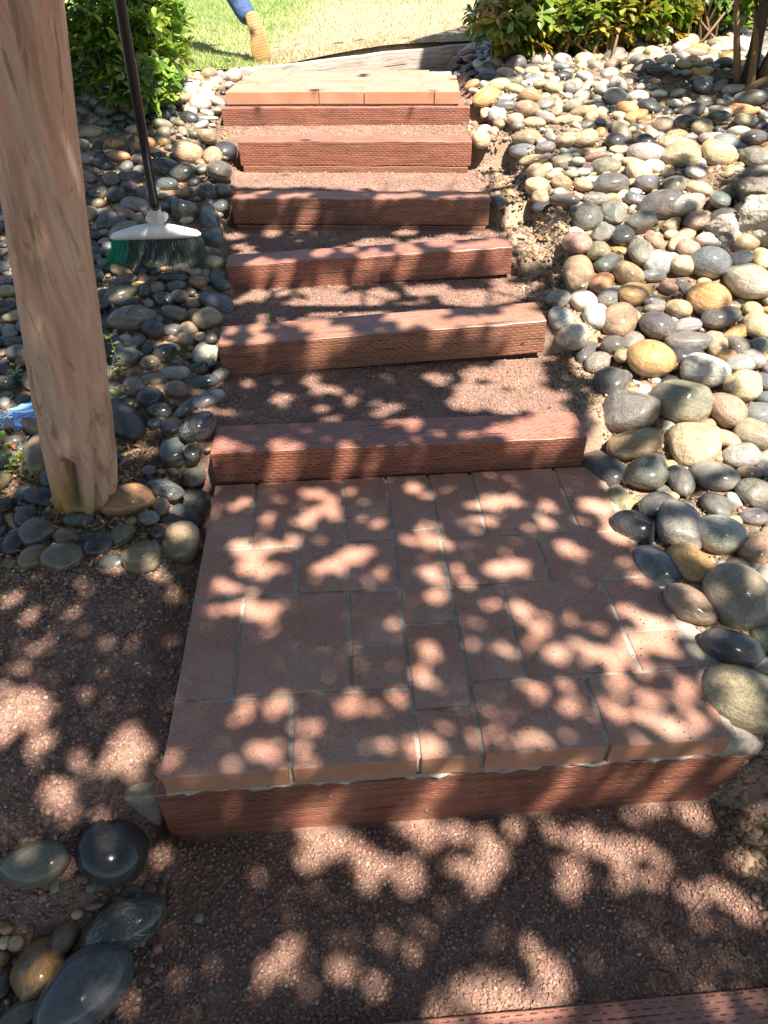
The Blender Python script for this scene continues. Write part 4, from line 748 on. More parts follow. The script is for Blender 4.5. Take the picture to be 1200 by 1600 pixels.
# the many smaller stones underneath and further out, joined
def low_variants():
    out = []; r0 = np.random.default_rng(9); res = []
    for sd in (2, 1):
        bm = bmesh.new(); bmesh.ops.create_icosphere(bm, subdivisions=sd+1, radius=1.0)
        V0 = np.array([v.co[:] for v in bm.verts]); F0 = np.array([[v.index for v in f.verts] for f in bm.faces]); bm.free()
        vs = []
        for k in range(8):
            V = V0.copy(); d = np.zeros(len(V))
            for q in range(4):
                w = r0.normal(0, 1, 3); w = w/np.linalg.norm(w)*r0.uniform(1.2, 2.6); d += r0.uniform(.02, .07)*np.sin(V0@w*1.3+r0.uniform(0, 6))
            vs.append(V*(1+d)[:, None])
        res.append((vs, F0))
    return res
LV = low_variants()
def join_stones(name, items, lod, label, mat=None, cat='stones'):
    Vs, Fs, Cs = [], [], []; off = 0; vs, F0 = LV[lod]
    for (P, l, b, c, rz, col) in items:
        V = vs[random.randrange(len(vs))]*np.array([l, b, c]); tx, ty = random.gauss(0, .2), random.gauss(0, .2)
        R = np.array(Euler((tx, ty, rz)).to_matrix()); V = V@R.T+P; Vs.append(V); Fs.append(F0+off); off += len(V); Cs.append(np.repeat(np.array(col)[None], len(V), 0))
    me = np_mesh(name, np.concatenate(Vs), np.concatenate(Fs), np.concatenate(Cs)); o = finish(name, me, mat or M_STONES, smooth=True); tag(o, label, cat, kind='stuff'); return o
items = []
for r in recs[NBIG:]:
    items.append((r['P'], r['l'], r['b'], r['c'], r['rz'], np.array(PAL[r['col']][0])*rng.uniform(.8, 1.2)))
grid = {}
def gk(x, y): return int(math.floor(x/.12)), int(math.floor(y/.12))
for q in occ: grid.setdefault(gk(q[0], q[1]), []).append(q)
def free(x, y, r, tol):
    a, b = gk(x, y)
    for i in range(a-2, a+3):
        for j in range(b-2, b+3):
            for (ox, oy, orr, oz) in grid.get((i, j), ()):
                if (ox-x)**2+(oy-y)**2 < ((orr+r)*tol)**2: return False
    return True
SOIL = [(-.10, .93, .14), (-.30, 1.02, .12), (-.2, 1.25, .06)]   # bare soil by the trunk
for px, py, rpx in ((235, 700, 34), (205, 740, 24), (120, 790, 40), (30, 745, 36), (850+0, 380, 26), (845, 330, 26), (1115, 770, 30), (1070, 285, 26), (1120, 290, 26), (800, 240, 16), (1060, 130, 26), (1100, 150, 30), (1125, 120, 26), (1045, 150, 20), (985, 140, 18), (300, 240, 10), (225, 655, 16), (880, 440, 14), (930, 730, 10)):
    P = at(px, py); SOIL.append((P[0], P[1], rpx*((P-CAM)@FX)/FPX))
def bedok(x, y):
    if y > edge(x)-.05+.0*x: return False
    yy = y+float(step_dy(y))*(x-.65)
    if x > .5:
        if y < .05: return x > 1.62+.25*max(0, -y) and y > -.45
        xe = 1.45+ (.10 if y > 1.2 else 0)+(.08 if 2.2 < y < 3.9 else 0)-.06*(y > 4.2)
        return x > xe
    if y > 4.95 and x > -.2: return False
    if y < .80: return y < .02 and x < -.38-.5*(y+.3)
    return x < -.13-.06*(y < 1.1)-.16*(y > 3.8)
pal_l = ['k', 'd', 'b', 'g', 'd', 'k', 'n', 't', 'l', 'o', 'p']; pal_r = ['c', 't', 'l', 'g', 'c', 'o', 'n', 'w', 'p', 't', 'l', 'b', 'd', 'g', 'k', 'd']
for rad0, rad1, tol, tries, zf in ((.05, .085, .86, 14000, .30), (.026, .045, .74, 26000, .12), (.010, .022, .70, 22000, .1)):
    for _ in range(tries):
        x = random.uniform(-2.6, 3.6); y = random.uniform(-1.3, 5.9)
        if not bedok(x, y): continue
        r = random.uniform(rad0, rad1)
        if any((x-a)**2+(y-b)**2 < c*c for a, b, c in SOIL): continue
        if not free(x, y, r, tol): continue
        z = float(H(x, y, False)); cc = r*random.uniform(.5, .75); P = np.array([x, y, z+cc*zf])
        grid.setdefault(gk(x, y), []).append((x, y, r, z))
        k = random.choice(pal_l if x < .6 else pal_r)
        if x < .6 and y > 4.2: k = random.choice(['w', 'l', 'c', 't'])
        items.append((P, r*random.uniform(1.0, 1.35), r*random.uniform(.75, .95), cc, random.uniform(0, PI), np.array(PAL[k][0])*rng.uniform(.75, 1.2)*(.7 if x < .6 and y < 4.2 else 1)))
print('stone fill', len(items))
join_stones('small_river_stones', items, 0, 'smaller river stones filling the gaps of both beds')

# rough rocks at the right edge
def rough_rock(px, py, w, h, d, label, hollow=False, seed=0, lift=.05):
    bm = bmesh.new(); bmesh.ops.create_icosphere(bm, subdivisions=5, radius=1.0); rr_ = np.random.default_rng(seed)
    V = np.array([v.co[:] for v in bm.verts]); N = V.copy()
    for q in range(11):
        n = rr_.normal(0, 1, 3); n /= np.linalg.norm(n); lim = rr_.uniform(.55, .85); s = V@n; V = V-np.outer(np.maximum(s-lim, 0), n)
    f = fbm(N[:, 0]*2.2+seed, N[:, 1]*2.2+N[:, 2]*1.7, 5); V = V*(1+.22*f)[:, None]; g = fbm(N[:, 0]*9+seed, N[:, 1]*9+N[:, 2]*8, 3); V *= (1+.05*g)[:, None]
    if hollow:
        c = np.array([-.1, -.8, .15]); dd = np.linalg.norm((N-c)/np.array([.5, .6, .28]), axis=1); V = V*(1-.42*np.exp(-dd**2*1.4))[:, None]
    for v, c in zip(bm.verts, V): v.co = Vector(c)
    P = at(px, py, lift); s = ((P-CAM)@FX)/FPX/2
    for v in bm.verts: v.co = Vector((v.co.x*w*s, v.co.y*d*s, v.co.z*h*s))
    o = bm_obj('rough_rock', bm, M_ROCK, smooth=True); o.location = P; tag(o, label, 'rock'); return o
rough_rock(1195, 355, 118, 92, 100, 'rough grey rock with a dark hollow and moss, at the right edge', True, 5)
rough_rock(1182, 300, 100, 70, 90, 'angular pale rough rock behind the hollowed one at the right edge', False, 8)
rough_rock(1135, 368, 66, 66, 70, 'dark rugged rock leaning left of the hollowed rock', False, 12, .02)
rough_rock(345, 572, 34, 22, 26, 'crusty white lump of mortar at the left end of the second step', False, 15, .01).active_material = M_MORTAR
rough_rock(260, 552, 38, 40, 40, 'dark crumbly clod among the stones right of the trunk', False, 18, .01)

# ------------------------------------------------------------------ gravel and soil crumbs
def crumbs(name, P, size, cols, label, mat=M_GRAVEL):
    n = len(P); phi = (1+5**.5)/2
    bm = bmesh.new(); bmesh.ops.create_icosphere(bm, subdivisions=1, radius=1.0); V0 = np.array([v.co[:] for v in bm.verts]); F0 = np.array([[v.index for v in f.verts] for f in bm.faces]); bm.free()
    kinds = [V0*(1+rng.normal(0, .22, (len(V0), 1)))*np.array([1, rng.uniform(.6, .95), rng.uniform(.5, .9)]) for _ in range(12)]
    kk = rng.integers(0, 12, n); K = np.stack(kinds)[kk]
    a = rng.uniform(0, 2*PI, n); ca, sa = np.cos(a), np.sin(a); tl = rng.normal(0, .5, n); ct, st = np.cos(tl), np.sin(tl)
    x, y, z = K[..., 0], K[..., 1], K[..., 2]; y, z = y*ct[:, None]-z*st[:, None], y*st[:, None]+z*ct[:, None]
    x, y = x*ca[:, None]-y*sa[:, None], x*sa[:, None]+y*ca[:, None]
    V = np.stack([x, y, z], -1)*size[:, None, None]+P[:, None, :]; m = len(V0)
    F = (F0[None]+(np.arange(n)*m)[:, None, None]).reshape(-1, 3)
    o = finish(name, np_mesh(name, V.reshape(-1, 3), F, np.repeat(cols, m, 0)), mat); tag(o, label, 'gravel', kind='stuff'); return o
def scatter(n, x0, x1, ya, yb_, ok, smin, smax, sink=.2):
    x = rng.uniform(x0, x1, n); y = rng.uniform(ya, yb_, n); k = ok(x, y); x, y = x[k], y[k]; s = smin+(smax-smin)*rng.random(len(x))**2.2
    return np.stack([x, y, H(x, y)+s*sink], -1), s
gc = lambda n: np.array([.235, .135, .10])*rng.uniform(.55, 1.5, (n, 1))*(1+rng.normal(0, .07, (n, 3)))
def nopaver(x, y):
    yy = y+step_dy(y)*(x-.65); return ~((yy > -.0) & (yy < 1.30) & (x > -.02) & (x < 1.40)) & ~((yy > 4.1) & (x > -.2) & (x < 1.34))
Ps = []; Ss = []
for args in ((34000, -.45, 1.75, -.46, .02, lambda x, y: nopaver(x, y), .0016, .0062), (20000, -1.1, 0.0, -.1, .80, lambda x, y: (x < -.01) & nopaver(x, y), .0018, .0068),
             (9000, -.10, 1.50, 1.28, 1.75, nopaver, .0022, .006), (7000, -.10, 1.50, 1.90, 2.40, nopaver, .0024, .006), (5000, -.12, 1.48, 2.45, 3.05, nopaver, .003, .007), (3500, -.12, 1.44, 3.0, 3.75, nopaver, .003, .007), (2500, -.2, 1.44, 3.7, 4.15, nopaver, .003, .007),
             (700, -1.1, -.02, -.45, .66, nopaver, .006, .012), (160, -.45, .0, -.40, .0, nopaver, .009, .017)):
    P, s = scatter(*args); Ps.append(P); Ss.append(s)
P = np.concatenate(Ps); s = np.concatenate(Ss); c = gc(len(P)); odd = rng.random(len(P)) < .04; c[odd] = np.array([.36, .32, .25])*rng.uniform(.5, 1.3, (odd.sum(), 1))
crumbs('red_gravel', P, s, c, 'fine crushed reddish gravel covering the stair treads and the ground in front')
sc = lambda n: np.array([.215, .152, .098])*rng.uniform(.35, 1.6, (n, 1))*(1+rng.normal(0, .06, (n, 3)))
Ps = []; Ss = []
for args in ((4000, 1.40, 1.85, -.35, .12, lambda x, y: (y < .02) | (x > 1.42), .004, .014), (9000, 1.30, 1.75, .0, 4.6, lambda x, y: nopaver(x, y), .003, .010), (7000, -.9, -.05, .6, 1.5, nopaver, .003, .010), (5000, -2.4, -.1, 1.2, 5.0, nopaver, .004, .012), (8000, 1.5, 3.4, .6, 5.3, nopaver, .004, .014), (1500, 1.4, 1.8, -.4, .1, nopaver, .004, .014)):
    P, s = scatter(*args); Ps.append(P); Ss.append(s)
for n_, x0, x1, a_, b_, s0, s1 in ((1100, 1.32, 1.62, 2.0, 4.1, .008, .024), (350, 1.42, 1.8, -.35, .1, .008, .022), (260, -.32, -.08, .75, 1.5, .006, .014)):
    P, q = scatter(n_, x0, x1, a_, b_, nopaver, s0, s1, .1); Ps.append(P); Ss.append(q)
P = np.concatenate(Ps); s = np.concatenate(Ss); crumbs('soil_crumbs', P, s, sc(len(P)), 'dry brown soil crumbs and clods between the stones')

gx = rng.uniform(0, 1.37, 2600); gyy = rng.uniform(.01, 1.12, 2600); kk_ = rng.random(2600) < .25+.75*np.clip(ss(.75, 1.1, gyy)+ss(1.1, 1.3, gx)+ss(.12, .0, gx), 0, 1); gx, gyy = gx[kk_], gyy[kk_]
sg = rng.uniform(.0008, .0028, len(gx)); crumbs('loose_grit', np.stack([gx, gyy, .001+sg*.3], -1), sg, np.array([.34, .25, .18])*rng.uniform(.3, 1.4, (len(gx), 1)), 'loose sandy grit scattered over the paver landing')
# ------------------------------------------------------------------ leaf litter, twigs
def leaf_quads(P, N, Tn, L, Wd, col, fold=.15):
    """pointed six-sided leaves: P base (n,3), N normal, Tn direction"""
    n = len(P); B = np.cross(N, Tn); B /= np.linalg.norm(B, axis=1)[:, None]+1e-9
    L = L[:, None]; Wd = Wd[:, None]
    p0 = P; p1 = P+Tn*L*.35+B*Wd*.8+N*Wd*fold; p2 = P+Tn*L*.72+B*Wd+N*Wd*fold; p3 = P+Tn*L-N*L*.12; p4 = P+Tn*L*.72-B*Wd+N*Wd*fold; p5 = P+Tn*L*.35-B*Wd*.8+N*Wd*fold; m1 = P+Tn*L*.5
    V = np.stack([p0, p1, p2, p3, p4, p5, m1], 1).reshape(-1, 3)
    base = (np.arange(n)*7)[:, None, None]; F = (np.array([[0, 1, 6], [1, 2, 6], [2, 3, 6], [3, 4, 6], [4, 5, 6], [5, 0, 6]])[None]+base).reshape(-1, 3)
    return V, F, np.repeat(col, 7, 0)
def litter():
    n = 5200; reg = [(1.5, 3.4, .8, 5.2, .40), (1.35, 1.6, 1.0, 4.2, .10), (-1.6, -.12, .7, 4.4, .34), (-.8, -.15, .75, 1.3, .16)]
    X = []; 
    for x0, x1, a, b, w in reg: m = int(n*w); X.append(np.stack([rng.uniform(x0, x1, m), rng.uniform(a, b, m)], -1))
    X.append(np.stack([rng.uniform(-.5, 1.7, 60), rng.uniform(-.4, 4, 60)], -1)); X = np.concatenate(X); X = X[nopaver(X[:, 0], X[:, 1])]; n = len(X)
    a = rng.uniform(0, 2*PI, n); N = np.stack([rng.normal(0, .35, n), rng.normal(0, .35, n), np.ones(n)], -1); N /= np.linalg.norm(N, axis=1)[:, None]
    T = np.stack([np.cos(a), np.sin(a), 0*a], -1); T -= N*(T*N).sum(1)[:, None]; T /= np.linalg.norm(T, axis=1)[:, None]
    pal = np.array([[.30, .19, .09], [.20, .12, .06], [.42, .30, .16], [.33, .13, .06], [.14, .10, .06]]); col = pal[rng.integers(0, 5, n)]*rng.uniform(.7, 1.3, (n, 1))
    P = np.stack([X[:, 0], X[:, 1], H(X[:, 0], X[:, 1])+rng.uniform(.004, .018, n)], -1)
    big = (rng.random(n) < .07)*1.2+1
    V, F, c = leaf_quads(P, N, T, rng.uniform(.012, .035, n)*big, rng.uniform(.003, .007, n)*big, col)
    tag(finish('leaf_litter', np_mesh('leaf_litter', V, F, c), M_LITTER), 'scattered dry brown leaves and bark flakes on the soil', 'leaf litter', kind='stuff')
    bm = bmesh.new(); r2 = random.Random(4)
    for _ in range(260):
        if r2.random() < .5: x, y = r2.uniform(-1.0, -.12), r2.uniform(.7, 4.0)
        else: x, y = r2.uniform(1.45, 2.9), r2.uniform(.7, 4.8)
        z = float(H(x, y))+.006; a = r2.uniform(0, PI); L = r2.uniform(.03, .11); q = [Vector((x+math.cos(a)*L*s, y+math.sin(a)*L*s, z+.012*math.sin(s*3)+r2.uniform(0, .008))) for s in (0, .33, .66, 1)]
        tube(bm, q, r2.uniform(.0008, .0022), 4)
    tag(bm_obj('twigs', bm, M_TWIG), 'thin dry twigs and roots lying among the stones', 'twigs', kind='stuff')
litter()
# slivers of pale dry leaf on the left gravel
for px, py, L, a, lab in ((235, 970, .035, .15, 'curved pale dry leaf sliver on the dark gravel left of the pavers'), (248, 957, .018, -.1, 'short whitish leaf fragment just above the curved sliver'), (213, 1038, .016, .3, 'tiny pale leaf sliver lowest on the left gravel'), (221, 915, .02, 1.4, 'thin pale sliver standing near the stones on the left gravel')):
    P = at(px, py, .008); bm = bmesh.new(); n = 9; rows = []
    for i in range(n):
        s = i/(n-1); q = Vector((L*(s-.5), .18*L*math.sin(s*PI), .06*L*math.sin(s*PI))); w = .0028*math.sin(s*PI)**.7+.0002; rows.append((bm.verts.new(q+Vector((0, w, 0))), bm.verts.new(q+Vector((0, 0, .001))), bm.verts.new(q-Vector((0, w, 0)))))
    for A_, B2 in zip(rows[:-1], rows[1:]):
        bm.faces.new((A_[0], A_[1], B2[1], B2[0])); bm.faces.new((A_[1], A_[2], B2[2], B2[1]))
    o = bm_obj('dry_leaf', bm, simple('pale_dry_leaf', (.55, .45, .30), .7), smooth=True); o.location = P; o.rotation_euler = (.1, 0, a)
    md = o.modifiers.new('thick', 'SOLIDIFY'); md.thickness = .0006; tag(o, lab, 'dry leaf')

# ------------------------------------------------------------------ shrubs
def shrub(name, label, base, stems, blobs, nwhorl, leafL, palette, seed, droop=.1, trunk_r=.012, extra=None):
    """base stems rise to whorls of leaves spread through ellipsoids (centre, radii)"""
    r0 = np.random.default_rng(seed); root = empty(name, base); tag(root, label, 'shrub'); O = np.array(base)
    Cs = []
    for (c, rd, share) in blobs:
        m = int(nwhorl*share); d = r0.normal(0, 1, (m, 3)); d /= np.linalg.norm(d, axis=1)[:, None]; rr_ = r0.random(m)**.45
        Cs.append(np.array(c)+d*rr_[:, None]*np.array(rd))
    C = np.concatenate(Cs); C = C[C[:, 2] > H(C[:, 0], C[:, 1], False)+.06]
    bm = bmesh.new(); st = []
    for k in range(stems):
        c = C[r0.integers(len(C))]; b = O+np.array([r0.normal(0, .07), r0.normal(0, .07), -.02]); mid = b*.5+c*.5+r0.normal(0, .05, 3); pts = [b, b*.6+mid*.4, mid, mid*.5+c*.5, c]
        tube(bm, [p-O for p in pts], [trunk_r, trunk_r*.8, trunk_r*.6, trunk_r*.4, .002], 6); st.append(np.array(pts))
    st = np.concatenate(st)
    for c in C[::4]:
        q = st[np.argmin(((st-c)**2).sum(1))]; m = (q+c)/2+r0.normal(0, .01, 3); tube(bm, [q-O, m-O, c-O], [.0035, .0025, .0015], 4)
    bm_obj('stems', bm, M_STEM, root, smooth=True)
    P, N, T, L, Wd, K = [], [], [], [], [], []
    for c in C:
        ax = (c-O); ax /= np.linalg.norm(ax); ax = ax*.5+np.array([0, 0, .6])+r0.normal(0, .35, 3); ax /= np.linalg.norm(ax); t0 = np.cross(ax, [.3, .7, .1]); t0 /= np.linalg.norm(t0); t1 = np.cross(ax, t0)
        nl = r0.integers(6, 11); kcol = palette[r0.integers(len(palette))]
        for j in range(nl):
            a = 2*PI*j/nl+r0.normal(0, .25); el = r0.uniform(-.15, .75); d = (t0*math.cos(a)+t1*math.sin(a))*math.cos(el)+ax*math.sin(el); d[2] -= droop; d /= np.linalg.norm(d)
            nn = ax-d*(ax@d)+r0.normal(0, .15, 3); nn -= d*(nn@d); nn /= np.linalg.norm(nn)
            P.append(c-ax*r0.uniform(0, .03)); N.append(nn); T.append(d); l = leafL*r0.uniform(.65, 1.2); L.append(l); Wd.append(l*r0.uniform(.17, .24)); K.append(np.array(kcol)*r0.uniform(.75, 1.3))
    V, F, c = leaf_quads(np.array(P)-O, np.array(N), np.array(T), np.array(L), np.array(Wd), np.array(K))
    o = finish('foliage', np_mesh('foliage', V, F, c), M_LEAF, root, smooth=False); o['kind'] = 'stuff'
    return root
GR = [(.075, .15, .025), (.10, .19, .03), (.06, .12, .025), (.14, .22, .035)]
BR = GR+[(.22, .29, .05), (.16, .25, .04)]
PB = (-.80, 4.30, .62)
shrub('leafy_shrub', 'bright green leafy shrub behind the broom and trunk at upper left', tuple(PB), 16,
      [((-.72, 4.55, 1.02), (.36, .35, .34), .42), ((-1.0, 4.4, .92), (.34, .3, .36), .24), ((-.66, 4.2, .80), (.24, .2, .16), .14), ((-.78, 4.8, 1.4), (.38, .35, .3), .2)], 760, .078, BR+[(.26, .36, .06), (.2, .3, .05)], 21, trunk_r=.010)
shrub('leafy_shrub', 'dark leafy shrub in the shade at the far upper left behind the trunk', (-1.6, 4.5, .7), 12, [((-1.55, 4.6, 1.1), (.45, .45, .5), .7), ((-1.45, 4.2, .85), (.3, .3, .25), .3)], 420, .07, GR, 22)
YG = [(.10, .17, .03), (.16, .20, .04), (.24, .24, .06), (.07, .12, .025), (.26, .19, .06)]
PR = at(800, 98)
shrub('leafy_shrub', 'yellow green shrub with bare lower stems at the right end of the border timber', tuple(PR), 20,
      [((PR[0]+.0, PR[1]+.05, PR[2]+.26), (.36, .2, .16), .5), ((PR[0]+.33, PR[1]+.1, PR[2]+.25), (.32, .2, .18), .35), ((PR[0]+.1, PR[1]-.0, PR[2]+.14), (.25, .12, .08), .15)], 230, .10, YG, 23, .45, .009)
HA, HB = at(940, 92), at(1090, 70)
shrub('leafy_shrub', 'shaded hedge shrub in the middle of the top right, over black shade', tuple(HA), 20,
      [((HA[0], HA[1]+.15, HA[2]+.22), (.36, .16, .16), .25), ((HA[0]+.35, HA[1]+.25, HA[2]+.28), (.36, .22, .22), .2), ((HA[0]+.2, HA[1]+.5, HA[2]+.9), (.9, .5, .5), .55)], 900, .09, YG, 24, .3)
shrub('leafy_shrub', 'dark hedge shrub furthest right along the top edge', tuple(HB), 14, [((HB[0]+.1, HB[1]+.25, HB[2]+.28), (.5, .22, .22), .35), ((HB[0]+.1, HB[1]+.4, HB[2]+.9), (.8, .5, .5), .65)], 850, .09, GR+YG[:1], 25, .3)
shrub('leafy_shrub', 'deep hedge row filling the shade behind the right shrubs', (HA[0]+.5, HA[1]+1.0, .9), 22, [((HA[0]+.1, HA[1]+.8, 1.15), (.7, .3, .4), .35), ((HA[0]+1.2, HA[1]+1.0, 1.2), (.9, .35, .5), .35), ((HA[0]+.6, HA[1]+1, 1.9), (1.1, .5, .5), .3)], 1500, .085, GR, 26, .2)
# tall dark stemmed plant at top right
PT = at(1168, 138)
t = shrub('tall_shrub', 'dark stemmed tall shrub at the top right corner with a few big hanging leaves', tuple(PT), 5,
      [((PT[0]-.05, PT[1]-.05, PT[2]+.62), (.42, .3, .18), .75), ((PT[0]+.25, PT[1], PT[2]+.35), (.2, .2, .2), .25)], 90, .11, [(.13, .22, .05), (.09, .16, .035), (.2, .26, .07)], 27, .5, .03)
bm = bmesh.new(); tube(bm, [(0, 0, -.05), (-.02, .0, .2), (-.03, .02, .45), (-.02, 0, .8)], [.05, .036, .03, .026], 12); tube(bm, [(.03, 0, -.03), (.12, .03, .25), (.2, .02, .6)], [.03, .02, .015], 8); bm_obj('trunk', bm, M_TWIG, t, smooth=True)

def seedling(px, py, hgt, npair, LL, label, seed, cols, lean=(0, 0), lift=0):
    r0 = np.random.default_rng(seed); P0 = at(px, py, lift); root = empty('seedling', tuple(P0)); tag(root, label, 'seedling')
    bm = bmesh.new(); top = np.array([lean[0], lean[1], hgt]); tube(bm, [(0, 0, -.01), tuple(top*.5+r0.normal(0, .004, 3)), tuple(top)], [.0022, .0018, .001], 5); bm_obj('stem', bm, M_STEM, root)
    P, N, T, L, Wd, K = [], [], [], [], [], []
    for i in range(npair):
        s = (i+1)/npair
        for j in range(2 if i < npair-1 else 4):
            a = i*1.57+j*PI/(1 if i < npair-1 else 2)+r0.normal(0, .3); d = np.array([math.cos(a), math.sin(a), .35]); d /= np.linalg.norm(d); n = np.array([0, 0, 1.])+r0.normal(0, .2, 3); n -= d*(n@d); n /= np.linalg.norm(n)
            P.append(top*s); N.append(n); T.append(d); l = LL*r0.uniform(.7, 1.15); L.append(l); Wd.append(l*.26); K.append(np.array(cols[r0.integers(len(cols))])*r0.uniform(.8, 1.2))
    V, F, c = leaf_quads(np.array(P), np.array(N), np.array(T), np.array(L), np.array(Wd), np.array(K)); finish('leaves', np_mesh('leaves', V, F, c), M_LEAF, root)
LG = [(.22, .32, .05), (.14, .24, .05), (.34, .36, .07)]
seedling(25, 745, .16, 6, .036, 'yellow green seedling left of the trunk below the bottle', 31, LG)
seedling(42, 752, .11, 5, .032, 'shorter yellow green seedling close against the left side of the trunk base', 32, LG, (.01, -.01))
seedling(5, 740, .13, 5, .034, 'seedling cut by the left edge beside the trunk', 33, LG)
seedling(193, 588, .17, 6, .03, 'thin upright sprig with small leaves just right of the trunk', 34, [(.12, .2, .04), (.2, .28, .06)], (-.01, 0))
seedling(188, 632, .05, 2, .03, 'low sprout with two round bright leaves against the trunk', 35, LG)
seedling(30, 595, .04, 2, .04, 'low bright leaf sprout left of the trunk by the orange stone', 36, LG)
seedling(60, 600, .05, 3, .04, 'green sprig between the orange stone and the trunk', 38, [(.1, .18, .04)])
seedling(178, 232, .09, 4, .06, 'small glossy sprout in the black shade beside the broom handle', 37, [(.10, .24, .04)])

# ------------------------------------------------------------------ push broom
def build_broom():
    dir0 = ray(242, 352); P = at(242, 417, .0); ybr = P[1]; C = at_y(242, 361, ybr); s = ((C-CAM)@FX)/FPX; half = 70*s
    root = empty('broom', tuple(C)); tag(root, 'broom with black handle, scuffed white head and worn bristles standing on stones', 'broom')
    bm = bmesh.new(); n = 28; prof = []
    for i in range(n+1):
        q = -1+2*i/n; x = q*half; top = (.5+ .5*math.cos(q*PI*.96))**.55*15*s - 3*s; bot = -13*s+1.5*s*q*q; thick = .030*(1-.25*q*q)
        if abs(q) > .97: top -= 3*s; bot += 3*s; thick *= .6
        ring = []
        for k in range(10):
            a = 2*PI*k/10; ring.append(bm.verts.new((x, math.cos(a)*thick, (top+bot)/2+math.sin(a)*(top-bot)/2*(1.0 if abs(math.sin(a)) > .9 else .95)+3*s*0)))
        prof.append(ring)
    for A_, B2 in zip(prof[:-1], prof[1:]):
        for k in range(10): bm.faces.new((A_[k], A_[(k+1) % 10], B2[(k+1) % 10], B2[k]))
    bm.faces.new(prof[0]); bm.faces.new(prof[-1][::-1])
    hd = bm_obj('head', bm, M_WHITEP, root, smooth=True)
    # socket with two round lugs
    top3 = at_y(187, 0, ybr-.62)-C; bot3 = np.array(at_y(245, 340, ybr-.005))-C; dv = top3-bot3; dv /= np.linalg.norm(dv)
    bm = bmesh.new(); tube(bm, [tuple(bot3-dv*.03), tuple(bot3+dv*.005), tuple(bot3+dv*.075)], [.030, .026, .0235], 16)
    for sx in (-1, 1): tube(bm, [(bot3[0]+sx*.030, -.022, bot3[2]+.0), (bot3[0]+sx*.030, .022, bot3[2])], .018, 14)
    bm_obj('socket', bm, M_WHITEP, root, smooth=False)
    bm = bmesh.new(); tube(bm, [tuple(bot3+dv*.0), tuple(bot3+dv*.6), tuple(top3+dv*.35)], .0185, 16); bm_obj('handle', bm, M_BLACK, root, smooth=True)
    bm = bmesh.new(); tube(bm, [tuple(bot3-dv*.005), tuple(bot3+dv*.09)], [.0225, .0215], 16); bm_obj('collar', bm, M_BLACK, root, smooth=True)
    r2 = random.Random(8)
    for nm, q0, q1, mat, cnt, spread in (('green_bristles', -.99, -.60, M_GREENB, 190, 1.0), ('grey_bristles', -.80, .99, M_GREYB, 620, .5)):
        V = []; F = []
        for _ in range(cnt):
            q = r2.uniform(q0, q1); x = q*half; y = r2.uniform(-.02, .02); L = r2.uniform(.10, .15); sx = q*.05*spread+r2.gauss(0, .013)-(.03 if nm == 'green_bristles' else 0); sy = -.02+r2.gauss(0, .015)
            pts = [Vector((x+sx*t*t, y+sy*t*t, -11*s-L*t)) for t in (0, .35, .7, 1)]; w = .0011
            b0 = len(V)
            for p in pts:
                for k in range(3): V.append((p.x+w*math.cos(k*2.094), p.y+w*math.sin(k*2.094), p.z))
            for i in range(3):
                for k in range(3): F.append((b0+i*3+k, b0+i*3+(k+1) % 3, b0+i*3+3+(k+1) % 3, b0+i*3+3+k))
        o = finish(nm, np_mesh(nm, V, F), mat, root); o['kind'] = 'stuff'
build_broom()

# ------------------------------------------------------------------ crushed plastic bottle
def build_bottle():
    P = at(42, 648, .035); root = empty('plastic_bottle', tuple(P), .25); root.scale = (1.45, 1.45, 1.45); tag(root, 'crushed clear plastic bottle with blue tint lying left of the trunk', 'bottle')
    t = NT('clear_plastic'); t.b.inputs['Base Color'].default_value = (.75, .86, .95, 1); t.b.inputs['Roughness'].default_value = .12; t.b.inputs['Transmission Weight'].default_value = .75; t.b.inputs['IOR'].default_value = 1.2
    clear = t.m; blue = simple('blue_label_film', (.16, .36, .70), .3, (40, .4)); deep = simple('blue_cap_plastic', (.01, .10, .62), .25); white = simple('white_cap_ring', (.6, .64, .7), .4)
    def lathe(prof, n=28, crush=.35, seed=1, scale=1):
        bm = bmesh.new(); rings = []
        for (x, r) in prof:
            ring = []
            for k in range(n):
                a = 2*PI*k/n; d = 1+crush*float(fbm(math.cos(a)*2.6+seed+x*40, math.sin(a)*2.6+x*33, 3)); yy = math.cos(a)*r*d; zz = math.sin(a)*r*d*.62
                if zz > .012: zz = .012+(zz-.012)*.45
                ring.append(bm.verts.new((x, yy, zz)))
            rings.append(ring)
        for A_, B2 in zip(rings[:-1], rings[1:]):
            for k in range(n): bm.faces.new((A_[k], A_[(k+1) % n], B2[(k+1) % n], B2[k]))
        return bm
    bm = lathe([(-.075, .012), (-.072, .028)]+[(-.07+.006*i, .033-.002*(i % 2)) for i in range(8)]+[(-.02, .034), (.045, .034), (.06, .026), (.072, .015), (.085, .011)], crush=.9); bm_obj('body', bm, clear, root)
    bm = lathe([(-.028, .0355), (-.01, .037), (.008, .037), (.025, .037), (.043, .036)], crush=.9, seed=1); bm_obj('label', bm, blue, root)
    bm = bmesh.new(); tube(bm, [(.078, 0, 0), (.098, 0, 0)], [.0155, .015], 20); o = bm_obj('cap', bm, deep, root); bv = o.modifiers.new('b', 'BEVEL'); bv.width = .002
    P2 = at(50, 683, .006); bm = bmesh.new(); bmesh.ops.create_cube(bm, size=1); 
    for v in bm.verts: v.co = Vector((v.co.x*.034, v.co.y*.012, v.co.z*.008))
    bmesh.ops.bevel(bm, geom=list(bm.edges), offset=.002, segments=2, affect='EDGES'); o = bm_obj('plastic_clip', bm, white); o.location = P2; o.rotation_euler = (.2, 0, .15); tag(o, 'small white plastic piece below the crushed bottle', 'litter')
build_bottle()

